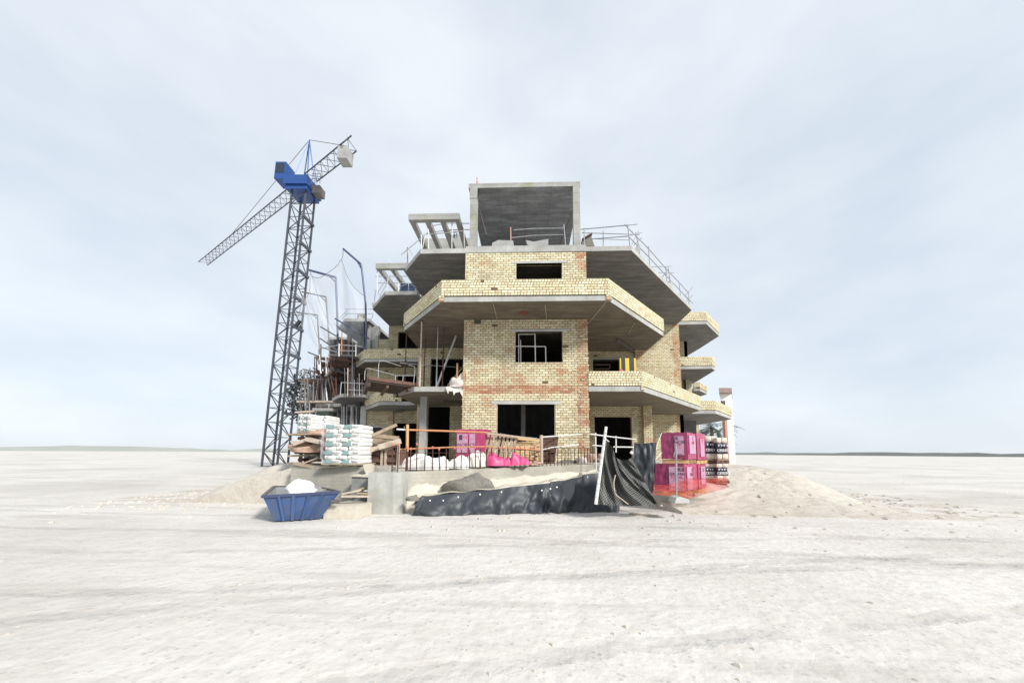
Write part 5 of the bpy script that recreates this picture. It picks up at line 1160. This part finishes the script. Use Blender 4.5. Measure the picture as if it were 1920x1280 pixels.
# vertical props and slanted boards: each individually
def vprop(px0,y0,px1,y1,Y,mat,lb,r=.05):
    t=thing('shoring_prop',lb,'prop',PY(px0,y0,Y),group='props of the far left blocks');a=PY(px0,y0,Y);b=PY(px1,y1,Y);m_=a.lerp(b,.55)
    MB().tube([a,m_],r).build('outer_tube',M[mat],t);MB().tube([m_,b],r*.72).build('inner_tube',M[mat],t)
L_=[(640,622,641,750,22,'orange','orange prop under the grey block roof'),(654,632,653,668,23,'steel_d','short dark prop right of the orange prop'),(636,669,635,645,22.5,'steel','thin white rail post on the middle slab of the grey block'),(666,669,667,646,22.5,'rust','pink rail post on the middle slab of the grey block')]
vprop(640,668,641,622,22.4,'orange','orange prop under the grey block roof');vprop(654,668,653.5,633,23,'steel_d','short dark prop right of the orange prop')
rowsY=[(588,752,581,700,'steel_d'),(592,752,597,712,'steel'),(596,752,603,690,'rust'),(603,752,601,716,'steel_d'),(608,752,612,712,'steel'),(614,752,611,714,'rust'),(619,752,622,712,'steel_d'),(625,752,610,680,'steel'),(630,752,617,688,'orange'),(573,770,572,728,'steel'),(581,785,580,755,'steel'),(565,770,564,740,'rust')]
nm_=['leaning outward','pale and near vertical','rusty and leaning right','dark and short','grey and tilted','rusty and short','dark and straight','long and strongly slanted','orange brown and slanted','thin and standing alone at left','low on the ground floor','rusty at the left edge']
for (a,b,c,d,mt),n_ in zip(rowsY,nm_):vprop(a,b,c,d,25.2+rd.uniform(-.6,.6),mt,'far left prop, '+n_,.06)
for i,(x,yt,yb,mt) in enumerate(((647,690,745,'steel_d'),(651.5,690,743,'orange'),(656,702,743,'rust'),(660,640,740,'steel_d'),(664,712,742,'steel'),(669,708,742,'steel_d'),(674,700,742,'steel'),(679,712,742,'steel_d'))):
    vprop(x,yb,x+rd.uniform(-1,1.5),yt,20.5,mt,('first','second','third','fourth','fifth','sixth','seventh','eighth')[i]+' upright tube from the left on the slab of the grey block',.035)
for i,(x,w_) in enumerate(((641,.05),(645,.09),(650,.05),(660,.14),(668,.05))):
    vprop(x,800,x+.5,762,22.5,'steel',('thin','thick','second thin','widest','last')+() and ('first','second','third','fourth','fifth')[i]+' pale prop in the dark ground floor of the grey block',w_)
railing('white tube guard rail on the middle slab of the grey concrete block',[P2(635.5,668,636,644,22),P2(667,668,667.5,646,22)],[[PY(603,653,23.5),PY(636,646.5,22),PY(668,648.5,22),PY(680,650,22)],[PY(636,657,22),PY(667,658,22)]],r=.035,mp='white_st')
railing('scaffold guard rail on the far left platform against the sky',[P2(570,712,570,697,25.5),P2(583,712,581,690,25.5),P2(589,735,590,668,25.5),P2(601,712,602,645,25.5),P2(596,710,597,696,25.5)],[[PY(570,702,25.5),PY(600,704,25.5)],[PY(570,710,25.5),PY(612,711,25.5)],[PY(569,692,25.5),PY(598,697,25.5)]],r=.04,mp='steel_d')
railing('low tube rail in front of the slab of the grey concrete block',[P2(638,741,640,716,20),P2(652,741,652,690,20)],[[PY(640,717,20),PY(650,717,20),PY(683,719,20)],[PY(650,730,20),PY(683,732,20)]],r=.024)
mb=MB();mb.beam(PY(560,753,24),PY(628,753,23.5),.4,.12);tag(mb.build('scaffold_board',M['wood_p']),'long grey scaffold board across the far left blocks','board')
mb=MB();mb.beam(PY(556,773,22),PY(592,771,22),.3,.1);tag(mb.build('scaffold_board',M['wood_p']),'pale board above the bag pallet at the left edge','board')
mb=MB();mb.beam(PY(590,768,21.6),PY(627,768.5,21.6),.5,.18);tag(mb.build('scaffold_board',M['conc']),'short grey board over the dark green bin in the far left','board')
mb=MB();mb.beam(PY(622,668,22.6),PY(668,669,22.6),.8,.12);tag(mb.build('scaffold_board',M['steel_d']),'dark scaffold deck at the middle slab of the grey block','board')
mb=MB();mb.beam(PY(600,672,24),PY(660,676,23),.7,.12);tag(mb.build('scaffold_board',M['wood_d']),'dark brown scaffold deck below the middle slab','board')
slabpiece('waste_bin','dark green bin behind the bluish white bags',[(594,778),(594,771),(616,771),(616,778)],21,M['leafd'],.8,'bin')
slabpiece('slanted_board','pale slanting board edge under the far left scaffold',[(608,705),(611,700),(622,688),(624,689),(613,703)],23.2,M['conc_l'],.2,'board')
slabpiece('brown_board','rusty brown board standing under the orange prop',[(641,660),(641,637),(645,637),(646,660)],22.5,M['rust'],.1,'board')
# ---------- crane ----------
ct=thing('tower_crane','tall tower crane with grey lattice mast and bright blue slewing platform at the left edge','crane',(0,0,0))
CY_=36.;xr=PY(583,365,CY_).x;xc=xr-.85;CH=PY(575,368,CY_).z
BASE[ct.name]=V((0,0,0));half=.8
def cmb():return MB()
for sx in(-1,1):
    for sy in(-1,1):
        MB().box((sx*half-.08,sy*half-.08,0),(sx*half+.08,sy*half+.08,CH)).build('mast_leg',M['crane'],ct)
mb=MB();ns=int(CH/1.5);hh=CH/ns
for i in range(ns):
    z0_,z1_=i*hh,(i+1)*hh
    for s in (-1,1):
        f=1 if i%2 else -1
        mb.beam((-half*f,s*half,z0_),(half*f,s*half,z1_),.07,.07);mb.beam((s*half,-half*f,z0_),(s*half,half*f,z1_),.07,.07)
        mb.beam((-half,s*half,z0_),(half,s*half,z0_),.06,.06);mb.beam((s*half,-half,z0_),(s*half,half,z0_),.06,.06)
mb.build('mast_lattice',M['crane'],ct)
for k in range(1,9):
    z=CH-k*3.1;mb=MB();mb.box((half-.02,-half-.12,z),(half+.2,half+.12,z+.28));mb.build('mast_clamp',M['crane'],ct)
mb=MB();mb.prism([(-1.3,-1.2),(1.1,-1.2),(1.1,1.2),(-1.3,1.2)],CH,CH+.45);mb.prism([(-1.5,-1.4),(1.2,-1.4),(1.2,1.4),(-1.5,1.4)],CH+.46,CH+1.5);mb.build('slewing_platform',M['craneb'],ct)
MB().box((1.21,-.5,CH+.1),(2.1,.6,CH+1.0)).build('machinery_box',M['steel_d'],ct)
mb=MB()
for x in (1.3,1.8,2.2):mb.beam((x,-.7,CH+1.0),(x,-.7,CH+2.2),.05,.05)
for z in (1.6,2.2):mb.beam((1.2,-.7,CH+z),(2.2,-.7,CH+z),.05,.05)
mb.build('platform_rail',M['steel'],ct)
MB().box((-2.7,-1.2,CH+1.2),(-1.52,.4,CH+3.2)).build('cab',M['craneb'],ct)
MB().box((-2.6,-1.23,CH+1.9),(-1.62,-1.202,CH+3.0)).build('cab_window',M['glass'],ct)
mb=MB();top=V((0,0,CH+7))
for sx in(-1,1):
    for sy in(-1,1):mb.beam((sx*.8,sy*.8,CH+1.5),top,.1,.1)
mb.build('tower_head',M['craneb'],ct)
jd=V((-.85,.53,0))
def lattice(a,b,w,nm,seg):
    mb=MB();d=(b-a);s=d.normalized().cross(V((0,0,1))).normalized()*w/2;u=V((0,0,w*.9));mb.beam(a+s,b+s,.09,.09);mb.beam(a-s,b-s,.09,.09);mb.beam(a+u,b+u,.1,.1)
    for i in range(seg):
        p=a+d*i/seg;q=a+d*(i+1)/seg;r_=(p+q)/2
        mb.beam(p+s,r_+u,.045,.045);mb.beam(q+s,r_+u,.045,.045);mb.beam(p-s,r_+u,.045,.045);mb.beam(q-s,r_+u,.045,.045);mb.beam(p+s,q-s,.04,.04)
    mb.build(nm,M['crane'],ct)
lattice(V((0,0,CH+1.7))+jd*1.2,V((0,0,CH+1.7))+jd*34,1.2,'jib',22);lattice(V((0,0,CH+1.7))-jd*1.2,V((0,0,CH+1.7))-jd*9,1.3,'counter_jib',6)
mb=MB();mb.tube([top,V((0,0,CH+2.8))+jd*22],.03);mb.tube([top,V((0,0,CH+1.9))-jd*8.6],.03);mb.build('tie_cable',M['steel_d'],ct)
c0=V((0,0,CH+1.3))-jd*8.2;MB().box(c0-V((.5,.6,1)),c0+V((.5,.6,.3))).build('counterweight',M['conc'],ct)
ct.location=(xc,CY_,0);ct.rotation_euler=(0,R_(1.6),0);ct.location.x-=CH*math.sin(R_(1.6))
# ---------- far things on the right ----------
def palm(label,px,ybase,ytop,Y,s,seed,zg=1.0):
    rd=random.Random(seed);b=PY(px,ytop,Y);t=thing('palm_tree',label,'palm tree',(b.x,Y,0),group='palm trees beyond the site')
    MB().tube([(b.x,Y,0),(b.x+.1*s,Y,b.z*.5),(b.x,Y,b.z)],.22*s,8,r2=.14*s).build('trunk',M['trunk'],t)
    mb=MB()
    for k in range(15):
        an=rd.uniform(0,6.28);el=rd.uniform(-.1,1.2);Lf=rd.uniform(2.0,2.9)*s
        d=V((math.cos(an),math.sin(an),0));pts=[]
        for j in range(9):
            f=j/8;pts.append(V((b.x,Y,b.z))+d*(Lf*f*math.cos(el*.6))+V((0,0,Lf*(math.sin(el)*f-.75*f*f))))
        for j in range(8):
            p,q=pts[j],pts[j+1];sd_=(q-p).cross(V((0,0,1))).normalized();wl2=.33*s*math.sin(math.pi*min(1,(j+1.5)/9))
            for sg in(-1,1):
                for h_ in(0,.33,.66):
                    a=p.lerp(q,h_);mb.face([a,p.lerp(q,h_+.22),a.lerp(q,.6)+sd_*sg*wl2-V((0,0,.25*wl2+.05))])
    mb.build('crown',M['leaf'],t)
palm('palm with a full drooping crown just right of the rear wing',1334,848,803,46,1.35,1)
palm('smaller palm leaning at the right edge beyond the bag pallets',1347,848,809,48,1.3,2)
palm('low palm mostly hidden behind the pink packs',1319,848,812,52,.9,3)
def bush(label,c,s,seed,mat='leafd'):
    rd=random.Random(seed);t=thing('tree',label,'tree',(c.x,c.y,0));mb=MB()
    MB().tube([(c.x,c.y,0),(c.x,c.y,c.z)],.2,6).build('trunk',M['trunk'],t)
    for _ in range(900):
        d=V((rd.gauss(0,1),rd.gauss(0,1),rd.gauss(0,1))).normalized()*rd.uniform(.5,1)**.5*(1+.25*math.sin(rd.random()*9))
        p=V(c)+V((d.x*s[0],d.y*s[1],d.z*s[2]));u=V((rd.uniform(-1,1),rd.uniform(-1,1),rd.uniform(-1,1)))*.28;v=V((rd.uniform(-1,1),rd.uniform(-1,1),rd.uniform(-1,1)))*.28
        mb.face([p-u,p+v,p+u])
    mb.build('crown',M[mat],t)
bush('dark round tree behind the scaffold at the left edge',PY(572,745,38),(1.7,1.5,2.6),4)
bush('low dark shrub mass under the palm crowns',PY(1346,838,50),(1.6,1.2,.7),5)
ht=thing('house','distant white house with brown eaves and reddish shutters at the right edge','house',(PY(1365,780,34).x,34,0))
hz=PY(1360,738,34).z;k_=lambda px,Y,py=760:PY(px,py,Y).x
MB().prism([(k_(1351.5,34),34),(k_(1373,34),34),(k_(1373,37),37),(k_(1353,37),37)],0,hz).build('wall',M['sack'],ht)
MB().prism([(k_(1349.5,33.4),33.4),(k_(1374,33.4),33.4),(k_(1374,37.5),37.5),(k_(1352,37.5),37.5)],hz+.01,PY(1360,729,34).z).build('roof',M['tileroof'],ht)
for a_ in (1352.6,1357):MB().box((k_(a_,34),33.93,PY(1356,763,34).z),(k_(a_+2.4,34),33.995,PY(1356,751,34).z)).build('shutter',M['rust'],ht)
MB().box((k_(1356,33.8),33.7,0),(k_(1360.5,33.8),33.98,PY(1356,788,34).z)).build('pillar',M['housep'],ht)
# denser scaffold clutter in front of the far left blocks
rd=random.Random(5)
oc=['hooked','straight','kinked','stubby','slender','thick','bent','crossed','lone','paired','muddy','dull','pale','dark']
for i in range(26):
    x=562+i*2.9+rd.uniform(-1,1);lv=i%3;y0_,y1_={0:(752,rd.uniform(690,722)),1:(798 if x>583 else 772,757),2:(700,rd.uniform(664,684))}[lv]
    if lv==2 and x<592:x+=34
    vprop(x,y0_,x+rd.uniform(-5,5),y1_,24.2+rd.uniform(-1.5,1.2),rd.choice(['steel_d','steel_d','rust','steel']),'%s tube %s, number %d from the left among the crowded props'%(oc[i%14],('above the long grey board','under the long grey board','on the highest far deck')[lv],i+1),rd.choice((.04,.05,.065)))
for (a,b,Y,lb) in (((560,742),(640,748),25,'dark ledger tube across the far props near the long board'),((562,724),(632,730),25.3,'upper ledger tube across the far props'),((604,690),(652,700),23.6,'ledger tube beside the pale slanting board edge'),((598,655),(604,740),24,'tall steep standard at the corner of the far blocks'),((590,668),(628,712),24.5,'long diagonal brace from the far guard rail down to the props')):
    poly_tube('scaffold_tube',lb,'tube',[PY(*a,Y),PY(*b,Y)],.05,M['steel_d'],group=g1)
for (x0_,x1_,y_,Y,th_,lb) in ((606,662,684,24.5,.35,'dark plank deck under the brown scaffold deck'),(598,640,700,25.5,.35,'broad dark formwork deck behind the pale slanting board edge'),(575,640,716,26,.5,'lowest dark formwork deck over the far props')):
    mb=MB();mb.beam(PY(x0_,y_,Y),PY(x1_,y_+2,Y),1.2,th_*.5);tag(mb.build('formwork_deck',M['wood_d']),lb,'formwork deck')
